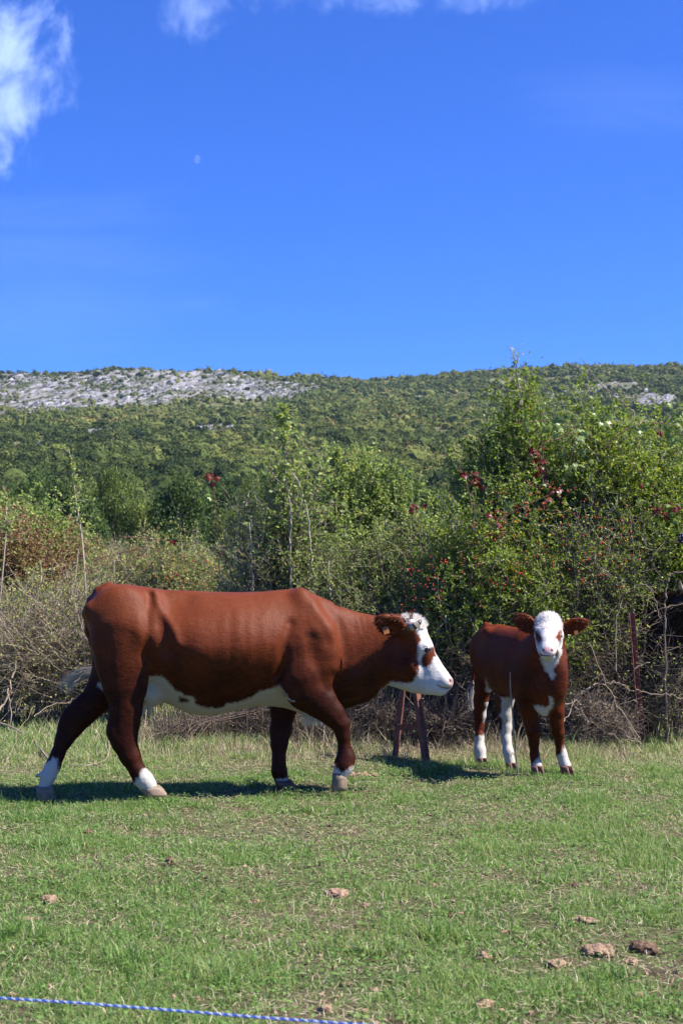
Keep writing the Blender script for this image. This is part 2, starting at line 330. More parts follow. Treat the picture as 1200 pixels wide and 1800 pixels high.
# ---- far wood on the hillside: one mass of crowns
def ico(sub):
    import bmesh
    bm = bmesh.new(); bmesh.ops.create_icosphere(bm, subdivisions=sub, radius=1.0)
    v = np.array([x.co[:] for x in bm.verts]); f = np.array([[x.index for x in q.verts] for q in bm.faces]); bm.free(); return v, f
ICO1, ICO2, ICO3 = ico(1), ico(2), ico(3)
M_far = leaf_mat('far_wood_foliage', [(0.0, (0.022, 0.036, 0.012)), (0.35, (0.080, 0.105, 0.028)), (0.7, (0.165, 0.180, 0.048)), (0.9, (0.20, 0.185, 0.06)), (1.0, (0.22, 0.14, 0.06))], trans=0.12, rough=0.8, spec=0.05)
if 'hill' not in SKIP:
    rng = np.random.default_rng(11)
    g = Geo()
    n = 92000
    yy = 228 + (1330 - 228) * rng.random(n) ** 0.66
    uu = (rng.random(n) * 2900 - 950 - 600) / F_PX
    xx = uu * yy; C = np.stack([xx, yy, terrain(xx, yy)], -1); rk = rockness(C)
    dens = fbm(C[:, :2], 1 / 45., 3, 8)
    keep = (rng.random(n) > rk * np.where(project(C)[:, 1] < 722, .55, 1.15)) & (rng.random(n) < 0.62 + 1.2 * dens + .3 * (yy < 450))
    C, rk = C[keep], rk[keep]
    m_ = 2200; y2 = rng.uniform(1195, 1290, m_); x2 = (rng.random(m_) * 2900 - 950 - 600) / F_PX * y2; C2 = np.stack([x2, y2, terrain(x2, y2)], -1); C2 = C2[fbm(C2[:, :2], 1 / 20., 2, 3) > -.12]; C = np.concatenate([C, C2]); rk = np.concatenate([rk, np.full(len(C2), .1)]); n = len(C)
    R = np.clip(rng.lognormal(.62, .34, n), 1.0, 4.2) * np.where(rk > 0.3, .6, 1.0)
    tone = np.clip(0.42 + 0.24 * rng.normal(size=n) + 0.45 * fbm(C[:, :2], 1 / 110., 2, 44) - 0.30 * (rng.random(n) < .10), 0, 1)
    UP = np.array([0, 0, 1.0])
    for lo, hi, k, sz, core in ((0, 400, 300, .15, ICO2), (400, 620, 120, .23, ICO1), (620, 900, 40, .36, ICO1), (900, 5000, 18, .48, ICO1)):
        m = (C[:, 1] >= lo) & (C[:, 1] < hi); c, r, tn = C[m], R[m], tone[m]; q = len(c)
        v0, f0 = core; disp = 1 + .22 * rng.normal(size=(q, len(v0)))
        VV = c[:, None] + v0[None] * (r[:, None] * .80 * disp)[..., None] * np.array([1, 1, .85]) + UP * (r * .6)[:, None, None]
        g.add(VV.reshape(-1, 3), T=(f0[None] + (np.arange(q) * len(v0))[:, None, None]).reshape(-1, 3), a=np.repeat(tn * .8, len(v0)))
        d = rdir(rng, q * k); lob = 1 + .22 * np.sin(d[:, 0] * 5 + np.repeat(rng.random(q) * 6, k)) * np.sin(d[:, 1] * 5 + np.repeat(rng.random(q) * 6, k)) + .12 * np.sin(d[:, 2] * 9 + np.repeat(rng.random(q) * 6, k))
        rr = np.repeat(r, k); cc = np.repeat(c + UP * (r * .6)[:, None], k, 0) + d * (rr * lob * rng.uniform(.82, 1.08, q * k))[:, None] * np.array([1, 1, .9])
        leaves(g, cc, rdir(rng, q * k), d + .6 * rdir(rng, q * k), rr * sz * rng.uniform(.7, 1.3, q * k), rr * sz * rng.uniform(.6, 1.0, q * k), np.clip(np.repeat(tn, k) + .13 * rng.normal(size=q * k), 0, 1))
    o = g.build('hillside_wood', M_far); tag(o, 'far green oak wood covering the slope of the limestone hill', 'wood', kind='stuff')
    # limestone blocks of the outcrops
    n = 90000
    yy = rng.uniform(420, 1260, n); uu = (rng.random(n) * 1600 - 200 - 600) / F_PX; xx = uu * yy
    C = np.stack([xx, yy, terrain(xx, yy)], -1); rk = rockness(C); strk = fbm(np.stack([C[:, 0] * .042 + C[:, 2] * .034, -.095 * C[:, 0] + .145 * C[:, 2]], -1), 1.0, 3, 70)
    C = C[rng.random(n) < rk * (0.03 + 1.0 * np.clip(strk + .04, 0, 1))]; n = len(C)
    sz = rng.uniform(0.4, 1.9, n); v0 = ICO1[0]
    ax = unit(np.array([0.80, 0.1, 0.55]) + 0.22 * rng.normal(size=(n, 3)))
    sc = sz[:, None, None] * (v0[None] * (1 + 0.28 * rng.normal(size=(n, len(v0), 1)))) * np.array([1, 1, .7])
    al = (sc * ax[:, None, :]).sum(-1, keepdims=True)
    VV = C[:, None, :] + sc + al * ax[:, None, :] * rng.uniform(0.3, 2.4, n)[:, None, None] - np.array([0, 0, .3])
    g = Geo(); g.add(VV.reshape(-1, 3), T=(ICO1[1][None] + (np.arange(n) * len(v0))[:, None, None]).reshape(-1, 3), a=np.repeat(rng.random(n), len(v0)))
    M_rock = leaf_mat('limestone', [(0, (0.15, 0.145, 0.14)), (0.5, (0.25, 0.24, 0.235)), (1, (0.40, 0.38, 0.375))], trans=0.0, rough=0.95, spec=0.1)
    o = g.build('limestone_outcrop', M_rock); tag(o, 'pale grey limestone blocks of the bare cliff band along the hilltop', 'rocks', kind='stuff')
# ------------------------------------------------------------------ implicit-surface body builder
class Body:
    def __init__(s, origin, yaw, res, lo, hi):
        s.o = np.array(origin, float); s.h = np.array([math.cos(yaw), math.sin(yaw), 0]); s.l = np.array([-math.sin(yaw), math.cos(yaw), 0])
        s.res = res; s.lo = np.array(lo, float); s.hi = np.array(hi, float)
        s.n = np.ceil((s.hi - s.lo) / res).astype(int) + 1
        s.ax = [s.lo[i] + res * np.arange(s.n[i]) for i in range(3)]
        s.f = np.full(s.n, 1.0, dtype=np.float32); s.prims = []
    def loc(s, w):                                   # world -> body frame
        d = np.asarray(w, float) - s.o; return np.stack([d @ s.h, d @ s.l, d[..., 2]], -1)
    def world(s, v):
        v = np.asarray(v, float); return s.o + v[..., 0:1] * s.h + v[..., 1:2] * s.l + v[..., 2:3] * np.array([0, 0, 1.0])
    def pt(s, px, py, lat):                          # pixel -> point of the body's own plane at side offset lat
        d = ray(px, py); c = np.array([0, 0, H_CAM]) - s.o
        t = (lat - c @ s.l) / (d @ s.l); p = c + d * t
        return np.array([p @ s.h, lat, p[2]])
    @staticmethod
    def sd(q, a, b, ra, rb, sa, sb, latv):
        """tapered limb segment; latv = local axis squashed by sa..sb"""
        ab = b - a; L2 = max(float(ab @ ab), 1e-9); p = q - a
        t = np.clip((p @ ab) / L2, 0, 1); c = p - t[..., None] * ab
        sc = sa + (sb - sa) * t; lt = c @ latv
        c = c + ((1 / sc - 1) * lt)[..., None] * latv
        return (np.sqrt((c * c).sum(-1)) - (ra + (rb - ra) * t)) * np.minimum(1, sc * 0.5 + 0.5)
    def block(s, mn, mx):
        i0 = np.clip(np.floor((mn - s.lo) / s.res).astype(int), 0, s.n - 1); i1 = np.clip(np.ceil((mx - s.lo) / s.res).astype(int) + 1, 1, s.n)
        if np.any(i1 <= i0): return None, None
        sl = tuple(slice(a, b) for a, b in zip(i0, i1))
        X, Y, Z = np.meshgrid(*[s.ax[i][sl[i]] for i in range(3)], indexing='ij')
        return sl, np.stack([X, Y, Z], -1)
    def comb(s, sl, d, k, mode):
        f = s.f[sl]
        if mode == 'sub': d = -d; h = np.maximum(k - np.abs(f - d), 0) / k; s.f[sl] = np.maximum(f, d) + h * h * k / 4
        else: h = np.maximum(k - np.abs(f - d), 0) / k; s.f[sl] = np.minimum(f, d) - h * h * k / 4
    def seg(s, a, b, ra, rb, sa=1.0, sb=None, k=0.03, latv=(0, 1, 0), part='body', mode='add'):
        sb = sa if sb is None else sb; a, b, latv = map(lambda v: np.asarray(v, float), (a, b, latv))
        m = max(ra * max(1, sa), rb * max(1, sb)) + k + 0.03
        sl, q = s.block(np.minimum(a, b) - m, np.maximum(a, b) + m)
        if sl is None: return
        s.comb(sl, s.sd(q, a, b, ra, rb, sa, sb, latv), k, mode)
        if mode == 'add': s.prims.append((part, a, b, ra, rb, sa, sb, latv))
    def chain(s, nodes, k=0.03, latv=(0, 1, 0), part='body'):
        """nodes: (point, radius, squash)"""
        for (a, ra, sa), (b, rb, sb) in zip(nodes[:-1], nodes[1:]): s.seg(a, b, ra, rb, sa, sb, k, latv, part)
    def pairs(s, lst, k=0.03, part='body'):
        """limb from pairs of outline points in the photograph: (x0, y0, x1, y1, lateral, squash)"""
        nodes = []
        for x0, y0, x1, y1, lat, sq in lst:
            a, b = s.pt(x0, y0, lat), s.pt(x1, y1, lat); nodes.append(((a + b) / 2, float(np.linalg.norm(a - b)) / 2, sq))
        s.chain(nodes, k, part=part); return nodes
    def ell(s, c, R, rad, k=0.02, part='body', mode='add'):
        """ellipsoid, rows of R = its axes"""
        c = np.asarray(c, float); rad = np.asarray(rad, float); m = rad.max() + k + 0.02
        sl, q = s.block(c - m, c + m)
        if sl is None: return
        u = ((q - c) @ np.asarray(R, float).T) / rad; r = np.sqrt((u * u).sum(-1)) + 1e-6
        g_ = np.sqrt(((u / rad) ** 2).sum(-1)) + 1e-6
        s.comb(sl, r * (r - 1) / g_, k, mode)
        if mode == 'add': s.prims.append((part, c, c + 1e-4, float(rad.mean()), float(rad.mean()), 1, 1, np.array([0, 1.0, 0])))
    def loft(s, st, k=0.04, n=2.25):
        """torso: stations (x, ztop, zbot, half width, roof) along the body axis"""
        st = np.array(st, float); st = st[np.argsort(st[:, 0])]
        mn = np.array([st[0, 0] - 0.1, -0.55, st[:, 2].min() - 0.1]); mx = np.array([st[-1, 0] + 0.1, 0.55, st[:, 1].max() + 0.1])
        sl, q = s.block(mn, mx); x = s.ax[0][sl[0]]
        xs = np.linspace(st[0, 0], st[-1, 0], 200)
        def sm(col):
            v = np.interp(xs, st[:, 0], col); kk = np.hanning(13); kk /= kk.sum(); vp = np.pad(v, 6, mode='edge'); return np.interp(x, xs, np.convolve(vp, kk, 'valid'))
        zt, zb, w, rf = (sm(st[:, i])[:, None, None] for i in (1, 2, 3, 4))
        zc = (zt + zb) / 2; hh = (zt - zb) / 2; t = (q[..., 2] - zc) / hh; y = np.abs(q[..., 1])
        ww = w * (1 - rf * np.clip(t - .05, 0, 1.2) ** 2 * 0.55) * (1 - 0.42 * np.clip(.15 - t, 0, 1.2) ** 1.5)
        r = (np.abs(t) ** n + (y / ww) ** n) ** (1 / n)
        d = (r - 1) * np.minimum(hh, w) * 0.85
        ex = np.maximum(np.maximum(st[0, 0] - x, x - st[-1, 0]), 0)[:, None, None]
        d = np.where(ex > 0, np.sqrt(np.maximum(d, 0) ** 2 + ex ** 2) , d)
        s.comb(sl, d, k, 'add')
    def surface(s, f=None):
        f = s.f if f is None else f
        nx, ny, nz = f.shape; ins = f < 0
        cnt = np.zeros((nx - 1, ny - 1, nz - 1), np.float32); acc = np.zeros((nx - 1, ny - 1, nz - 1, 3), np.float32)
        cor = [(i, j, k) for i in (0, 1) for j in (0, 1) for k in (0, 1)]
        def sub(a, c): return a[c[0]:nx - 1 + c[0], c[1]:ny - 1 + c[1], c[2]:nz - 1 + c[2]]
        tot = sum(sub(ins, c).astype(np.int8) for c in cor); act = (tot > 0) & (tot < 8)
        I = np.argwhere(act); n = len(I); acc = np.zeros((n, 3)); cnt = np.zeros(n)
        fv = {c: f[I[:, 0] + c[0], I[:, 1] + c[1], I[:, 2] + c[2]] for c in cor}
        for a in cor:
            for ax in range(3):
                if a[ax]: continue
                b = list(a); b[ax] = 1; b = tuple(b); fa, fb = fv[a], fv[b]; m = (fa < 0) != (fb < 0)
                t = np.where(m, fa / np.where(m, fa - fb, 1), 0); p = np.tile(np.array(a, float), (n, 1)); p[:, ax] = t
                acc[m] += p[m]; cnt[m] += 1
        V = (I + acc / np.maximum(cnt, 1)[:, None]) * s.res + s.lo
        idm = np.full(act.shape, -1, np.int64); idm[act] = np.arange(n)
        Q = []
        for ax in range(3):
            o1, o2 = (ax + 1) % 3, (ax + 2) % 3
            a = ins; b = np.roll(ins, -1, ax); m = (a != b)
            slc = [slice(1, -1)] * 3; mm = np.zeros_like(m); mm[tuple(slc)] = m[tuple(slc)]
            E = np.argwhere(mm); sgn = a[tuple(E.T)]
            def cid(d1, d2):
                e = E.copy(); e[:, o1] -= d1; e[:, o2] -= d2; return idm[e[:, 0], e[:, 1], e[:, 2]]
            q = np.stack([cid(1, 1), cid(0, 1), cid(0, 0), cid(1, 0)], 1)
            q[~sgn] = q[~sgn][:, ::-1]; q = q[(q >= 0).all(1)]; Q.append(q)
        return V, np.concatenate(Q)
    def partdist(s, V, names):
        d = np.full(len(V), 9.0)
        for p in s.prims:
            if p[0] in names: d = np.minimum(d, s.sd(V, *p[1:]))
        return d

def poly_sd(pts, poly):
    """signed distance to a closed polygon, positive inside"""
    poly = np.array(poly, float); d = np.full(len(pts), 1e9); ins = np.zeros(len(pts), bool)
    for a, b in zip(poly, np.roll(poly, -1, 0)):
        ab = b - a; t = np.clip(((pts - a) @ ab) / (ab @ ab + 1e-9), 0, 1)
        d = np.minimum(d, np.linalg.norm(pts - a - t[:, None] * ab, axis=1))
        c = (a[1] > pts[:, 1]) != (b[1] > pts[:, 1])
        with np.errstate(divide='ignore', invalid='ignore'):
            xi = a[0] + (pts[:, 1] - a[1]) / (b[1] - a[1]) * ab[0]
        ins ^= c & (pts[:, 0] < xi)
    return np.where(ins, d, -d)
def stroke(f, q2, line, sig, amp):
    line = np.array(line, float); d = np.full(q2.shape[:-1], 1e9)
    for a, b in zip(line[:-1], line[1:]):
        ab = b - a; t = np.clip(((q2 - a) @ ab) / (ab @ ab + 1e-9), 0, 1); d = np.minimum(d, np.linalg.norm(q2 - a - t[..., None] * ab, axis=-1))
    return amp * np.exp(-d * d / (2 * sig * sig))

def hide_mat(name, brown, dark, white=(0.62, 0.585, 0.54)):
    m, n, l, b = new_mat(name)
    tcn = n.new('ShaderNodeTexCoord')
    def attr(a): x = n.new('ShaderNodeAttribute'); x.attribute_name = a; return x
    def nz(s, d, r=0.6, st=(1, 1, 1)):
        mp = n.new('ShaderNodeMapping'); mp.inputs['Scale'].default_value = st; l.new(tcn.outputs['Object'], mp.inputs[0])
        t = n.new('ShaderNodeTexNoise'); t.inputs['Scale'].default_value = s; t.inputs['Detail'].default_value = d; t.inputs['Roughness'].default_value = r
        l.new(mp.outputs[0], t.inputs['Vector']); return t.outputs[0]
    fur = nz(48, 5, 0.75, (0.45, 1, 1.0)); fur2 = nz(110, 3, 0.7, (.28, 1, 1.0)); patch = nz(6, 5, .65)
    v = math_node(n, l, 'ADD', math_node(n, l, 'MULTIPLY', fur, 0.35), math_node(n, l, 'MULTIPLY', patch, 0.45))
    v = math_node(n, l, 'ADD', v, math_node(n, l, 'MULTIPLY', fur2, 0.2))
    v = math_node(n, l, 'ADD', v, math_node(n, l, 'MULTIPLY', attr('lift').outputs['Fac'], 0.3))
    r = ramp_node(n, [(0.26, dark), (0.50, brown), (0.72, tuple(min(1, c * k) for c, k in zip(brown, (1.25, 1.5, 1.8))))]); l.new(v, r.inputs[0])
    edge = math_node(n, l, 'ADD', attr('white').outputs['Fac'], math_node(n, l, 'MULTIPLY', math_node(n, l, 'SUBTRACT', nz(45, 5, 0.75, (1, 1, .6)), 0.5), 0.05))
    mr = n.new('ShaderNodeMapRange'); mr.inputs[1].default_value = -0.006; mr.inputs[2].default_value = 0.010; l.new(edge, mr.inputs[0])
    wv = ramp_node(n, [(0.3, tuple(c * 0.78 for c in white)), (0.6, white)]); l.new(v, wv.inputs[0])
    # the white of the belly is dirtier and yellower than that of the face
    dm = n.new('ShaderNodeMix'); dm.data_type = 'RGBA'; dm.blend_type = 'MULTIPLY'; l.new(attr('dirt').outputs['Fac'], dm.inputs[0]); l.new(wv.outputs[0], dm.inputs[6]); dm.inputs[7].default_value = (0.72, 0.62, 0.42, 1)
    mx = n.new('ShaderNodeMix'); mx.data_type = 'RGBA'; l.new(mr.outputs[0], mx.inputs[0]); l.new(r.outputs[0], mx.inputs[6]); l.new(dm.outputs[2], mx.inputs[7])
    sp = attr('skin'); m2 = n.new('ShaderNodeMix'); m2.data_type = 'RGBA'; l.new(sp.outputs['Alpha'], m2.inputs[0]); l.new(mx.outputs[2], m2.inputs[6]); l.new(sp.outputs['Color'], m2.inputs[7])
    l.new(m2.outputs[2], b.inputs['Base Color'])
    b.inputs['Roughness'].default_value = 0.50; b.inputs['Specular IOR Level'].default_value = 0.11
    b.inputs['Sheen Weight'].default_value = 0.0; b.inputs['Sheen Roughness'].default_value = 0.4; b.inputs['Sheen Tint'].default_value = (0.9, 0.45, 0.3, 1)
    b.inputs['Coat Weight'].default_value = 0.0
    bp = n.new('ShaderNodeBump'); bp.inputs['Strength'].default_value = 0.36; bp.inputs['Distance'].default_value = 0.010
    l.new(math_node(n, l, 'ADD', math_node(n, l, 'ADD', fur, math_node(n, l, 'MULTIPLY', fur2, 0.6)), math_node(n, l, 'MULTIPLY', nz(16, 4, .6, (1, 1, .22)), 1.3)), bp.inputs['Height']); l.new(bp.outputs[0], b.inputs['Normal'])
    return m
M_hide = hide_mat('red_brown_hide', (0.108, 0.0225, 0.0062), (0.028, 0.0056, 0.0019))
M_hide_calf = hide_mat('calf_hide', (0.125, 0.0240, 0.0058), (0.026, 0.0050, 0.0016))
M_hide_dark = hide_mat('dark_hide', (0.022, 0.012, 0.008), (0.008, 0.005, 0.004))
M_whitehair = leaf_mat('white_hair', [(0, (0.56, 0.52, 0.46)), (1, (0.76, 0.73, 0.68))], trans=0.4, rough=0.8, spec=0.1)
M_redhair = leaf_mat('red_hair', [(0, (0.05, 0.011, 0.004)), (1, (0.16, 0.036, 0.010))], trans=0.15, rough=0.6, spec=0.3)
M_hoof = plain_mat('hoof_horn', (0.21, 0.145, 0.095), 0.55, 0.4, 0.35, 25, 0.4)
M_hoofd = plain_mat('hoof_dark', (0.10, 0.045, 0.03), 0.55, 0.4, 0.35, 25, 0.4)
M_horn = plain_mat('horn', (0.34, 0.28, 0.215), 0.45, 0.5, 0.2, 40, 0.2)
M_hornt = plain_mat('horn_tip', (0.035, 0.028, 0.024), 0.4, 0.5, 0.3, 40, 0.2)
M_eye = plain_mat('eye', (0.012, 0.010, 0.012), 0.12, 0.6, 0.1, 10, 0.0)
M_tag = plain_mat('ear_tag', (0.30, 0.11, 0.025), 0.45, 0.4, 0.15, 20, 0.1)

def hair(g, roots, dirs, L, wid, rng, droop=0.3, a=None, spread=0.3):
    n = len(roots); d = unit(dirs + spread * rng.normal(size=(n, 3))); L = np.broadcast_to(L, (n,)) * rng.uniform(.7, 1.2, n)
    s = unit(np.cross(d, rdir(rng, n))) * (wid / 2); t = np.array([0, 0, -1.0]); P0 = roots; P1 = roots + d * (L * .55)[:, None] + t * (L * droop * .25)[:, None]; P2 = roots + d * L[:, None] + t * (L * droop)[:, None]
    V = np.stack([P0 - s, P0 + s, P1 + s * .8, P1 - s * .8, P2], 1); i = np.arange(n)[:, None] * 5
    g.add(V.reshape(-1, 3), Q=i + np.array([[0, 1, 2, 3]]), T=i + np.array([[3, 2, 4]]), a=np.repeat(rng.random(n) if a is None else a, 5))
def surf_pick(rng, V, Q, mask, n):
    fm = mask[Q].all(1); q = Q[fm]; q = q[rng.integers(0, len(q), n)]; w = rng.dirichlet([1, 1, 1, 1], n)
    p = (V[q] * w[..., None]).sum(1); nr = unit(np.cross(V[q[:, 2]] - V[q[:, 0]], V[q[:, 3]] - V[q[:, 1]])); return p, nr
def coat_hair(name, V, Q, mat, parent, mask, n, rng, flow, L=0.016, wid=0.0035, a=None):
    """short lying hair on the hide; flow = direction it is combed"""
    p, nr = surf_pick(rng, V, Q, mask, n); d = unit(flow - (nr * flow).sum(1, keepdims=True) * nr) + nr * 0.38
    g = Geo(); hair(g, p - nr * 0.001, d, L, wid, rng, 0.0, spread=0.16); return g.build(name, mat, parent)

from mathutils.bvhtree import BVHTree
def hitter(Wd, Q):
    tree = BVHTree.FromPolygons([tuple(v) for v in Wd], [tuple(int(i) for i in q) for q in Q])
    def hit(px, py):
        d = ray(px, py); r = tree.ray_cast(Vector((0, 0, H_CAM)), Vector(d).normalized())
        return (np.array(r[0]), np.array(r[1])) if r[0] is not None else (P(px, py, 9.8), np.array([0, -1.0, 0]))
    return hit
M_pinkd = plain_mat('nostril_skin', (0.10, 0.035, 0.035), .45, .4, .2, 60, .1)
M_lip = plain_mat('lip_line', (0.07, 0.030, 0.022), .6, .3, .2, 60, .1)
def oval_on(name, hit, px, py, rx, ry, depth, mat, parent, tilt=0.0):
    """small raised or sunk oval lying in the hide at a seen point"""
    p, n = hit(px, py); m_ = np.linalg.norm(p) / F_PX; x = np.array([math.cos(tilt), 0, math.sin(tilt)]); R = frame_from(x - (x @ n) * n, n)
    return ball(name, p, (rx * m_, ry * m_, depth), mat, parent, R)
def line_on(name, hit, pts, w, mat, parent, lift=.0005):
    pts = smooth_path2(pts); q = []
    for x, y in pts:
        p, n = hit(x, y); q.append(p + n * lift)
    g = Geo(); tubes(g, np.array([q]), [w], [w * .6], 6); return g.build(name, mat, parent, True)
def smooth_path2(pts, n=4):
    p = np.array(pts, float); t = np.arange(len(p)); tt = np.linspace(0, len(p) - 1, (len(p) - 1) * n + 1); return np.stack([np.interp(tt, t, p[:, i]) for i in range(2)], 1)
def make_hoof(B, name, c, toe, w, ht, mat, parent):
    """cloven hoof: two pointed claws side by side; c = top centre, toe = ground point in front"""
    c, toe = np.array(c, float), np.array(toe, float); fw = toe - c; fwh = fw.copy(); fwh[2] = 0; fwh = unit(fwh[None])[0]; la = np.array([-fwh[1], fwh[0], 0])
    g = Geo()
    for sd in (-1, 1):
        rings = []; K = 12
        for t, hw, back in ((0, .50, .50), (0.35, .56, .56), (0.75, .60, .62), (1.0, .60, .66)):
            ct = c + fw * t * 0.55; ct[2] = c[2] + (toe[2] - c[2]) * t
            frontlen = np.linalg.norm((toe - ct)[:2]) * (0.45 + 0.55 * t) + w * 0.35
            an = np.arange(K) * 2 * math.pi / K; x = np.where(np.cos(an) > 0, np.cos(an) * frontlen, np.cos(an) * w * back)
            y = np.sin(an) * w * 0.5 * hw * (1 - 0.35 * np.clip(x / max(frontlen, 1e-3), 0, 1)) 
            rings.append(ct + x[:, None] * fwh + (y + sd * w * 0.27)[:, None] * la)
        R = np.stack(rings); R[-1, :, 2] = toe[2]; V = R.reshape(-1, 3); nR = len(rings); idx = np.arange(nR * K).reshape(nR, K); nx = np.roll(idx, -1, 1)
        Q = np.stack([idx[:-1], nx[:-1], nx[1:], idx[1:]], -1).reshape(-1, 4)
        cb = len(V); V = np.concatenate([V, R[0].mean(0)[None], R[-1].mean(0)[None]])
        T = [(idx[0, (i + 1) % K], idx[0, i], cb) for i in range(K)] + [(idx[-1, i], idx[-1, (i + 1) % K], cb + 1) for i in range(K)]
        g.add(B.world(V), Q=Q, T=np.array(T), a=0.5)
    return g.build(name, mat, parent, smooth=True)
def ball(name, c, rad, mat, parent, R=None):
    v, f = ICO3; v = v * np.asarray(rad); 
    if R is not None: v = v @ np.asarray(R)
    return mesh_np(name, v + np.asarray(c), f, mat, parent, True)
def frame_from(x, z):
    x = unit(np.array([x], float))[0]; z = np.array(z, float); z = z - (z @ x) * x; z = z / np.linalg.norm(z); return np.stack([x, np.cross(z, x), z])
# ------------------------------------------------------------------ the walking cow
def build_cow():
    rng = np.random.default_rng(5)
    B = Body((-0.494, 9.5, 0), math.radians(8), 0.0115, (-1.85, -0.52, -0.10), (1.42, 0.56, 1.50))
    pt = B.pt; m = 0.0038
    st = []
    for px, tp, bt, w, rf in [(153, 1068, 1095, .09, .3), (163, 1046, 1125, .145, .4), (180, 1030, 1165, .195, .45), (215, 1026, 1190, .238, .55), (255, 1031, 1210, .262, .58), (290, 1037, 1234, .288, .62),
                          (330, 1038, 1254, .325, .65), (370, 1040, 1259, .34, .6), (420, 1041, 1248, .335, .6), (460, 1040, 1240, .305, .65), (500, 1036, 1244, .27, .8), (530, 1035, 1254, .245, .95),
                          (560, 1048, 1262, .215, .95), (582, 1064, 1256, .180, .85)]:
        a, b = pt(px, tp, 0), pt(px, bt, 0); st.append((a[0], a[2], b[2], w, rf))
    B.loft(st, 0.05)
    # bony pelvis
    for s in (-1, 1):
        hk = pt(268, 1047, 0); hk[1] = s * .235; pin = pt(162, 1070, 0); pin[1] = s * .125; sac = pt(250, 1033, 0); th = pt(214, 1062, 0); th[1] = s * .17
        B.seg(pin, pin + [.03, 0, -.03], .048, .05, k=.05)
        kn = pt(258, 1190, 0); kn[1] = s * .20
        # shoulder blade, point of shoulder, triceps
        sb0 = pt(528, 1048, 0); sb0[1] = s * .08; sb1 = pt(556, 1110, 0); sb1[1] = s * .185; ps = pt(573, 1165, 0); ps[1] = s * .185
        B.chain([(sb0, .045, 1), (sb1, .075, .9), (ps, .078, .9)], k=.07)
        el = pt(505, 1195, 0); el[1] = s * .205; tc_ = pt(532, 1130, 0); tc_[1] = s * .185
        B.chain([(tc_, .09, .55), (el, .060, .8)], k=.06)
    # neck
    B.chain([(pt(560, 1145, 0), .33, .50), ((pt(604, 1067, 0) + pt(614, 1240, 0)) / 2, .298, .44), ((pt(632, 1075, 0) + pt(638, 1228, 0)) / 2, .258, .43), ((pt(656, 1081, -.03) + pt(660, 1212, -.03)) / 2, .215, .44), ((pt(690, 1088, -.06) + pt(682, 1204, -.06)) / 2, .190, .46)], k=.045)
    B.seg(pt(600, 1215, 0), pt(556, 1253, 0), .05, .06, .5, k=.06)      # brisket
    B.chain([(pt(592, 1232, 0), .050, .45), (pt(612, 1226, 0), .045, .30), (pt(636, 1218, -.01), .040, .28), (pt(658, 1207, -.03), .035, .30)], k=.05)      # dewlap
    # head
    hl = lambda x: -.075 - .075 * (x - 700) / 90.0                      # the head is turned a little towards the camera
    hp = lambda x, y, lat=0.0: pt(x, y, lat + hl(x))
    B.chain([(hp(716, 1112), .100, .95), (hp(724, 1111), .090, 1.15), (hp(736, 1139), .086, 1.28), (hp(753, 1172), .078, .97), (hp(769, 1191), .070, .98), (hp(780, 1198), .050, 1.25), (hp(785, 1200), .036, 1.5)], k=.035, part='head')
    B.chain([(hp(697, 1150), .140, .62), (hp(712, 1172), .140, .62), (hp(738, 1189), .104, .66), (hp(758, 1198), .080, .72), (hp(768, 1204), .055, .95), (hp(775, 1208), .042, 1.1)], k=.04, part='head')
    B.seg(hp(690, 1168), hp(720, 1190), .09, .075, .8, k=.05, part='head')
    for s in (-1, 1):
        e = hp(748, 1136, s * .098); B.seg(e + [-.01, 0, 0], e + [-.03, 0, -.01], .028, .026, k=.03, part='head')          # brow
        ck = hp(722, 1170, s * .075); B.seg(ck, ck + [.02, 0, -.03], .040, .03, k=.06, part='head')        # cheek
        hb = hp(722, 1099, s * .085); B.seg(hb, hb + [0, s * .02, .01], .035, .03, k=.03, part='head')
        mz = hp(779, 1196, s * .042); B.seg(mz, mz + [.01, 0, -.01], .032, .028, k=.02, part='head')
        ns = hp(789, 1196, s * .043); B.ell(ns + [.008, s * .012, 0], frame_from((.5, 0, -.85), (.8, s * .6, .2)), (.021, .010, .014), .008, mode='sub')
        # mouth line
        a_ = hp(786, 1210.5, s * .04); b_ = hp(771, 1207.5, s * .075); B.seg(a_, b_, .008, .007, k=.012, mode='sub'); 
        c_ = hp(764, 1200, s * .078); B.seg(b_, c_, .007, .004, k=.012, mode='sub')
        # eye socket
        es = hp(750, 1141.5, s * .126); B.ell(es, np.eye(3), (.026, .016, .017), .012, mode='sub')
    B.seg(hp(776, 1216), hp(770, 1214), .020, .025, 1.6, k=.02, part='head')
    # ears: fleshy cupped leaves standing out sideways and back
    for s, base, tip in ((-1, hp(709, 1110, -.105), hp(671, 1090, -.225)), (1, hp(707, 1100, .11), hp(676, 1090, .25))):
        ax = unit((tip - base)[None])[0]; fwd = np.array([.25, -.55 if s < 0 else .5, -.55]); R = frame_from(ax, fwd); c = (base + tip) / 2; L = np.linalg.norm(tip - base) / 2
        B.chain([(base - ax * .03, .034, .7), (base + ax * L * .5, .052, .45), (base + ax * L * 1.15, .080, .32), (tip, .052, .34), (tip + ax * .02, .018, .5)], k=.02, latv=R[2], part='ear')
        B.ell(c + R[2] * .024 + ax * .01, R, (L * .92, .050, .022), .010, mode='sub')
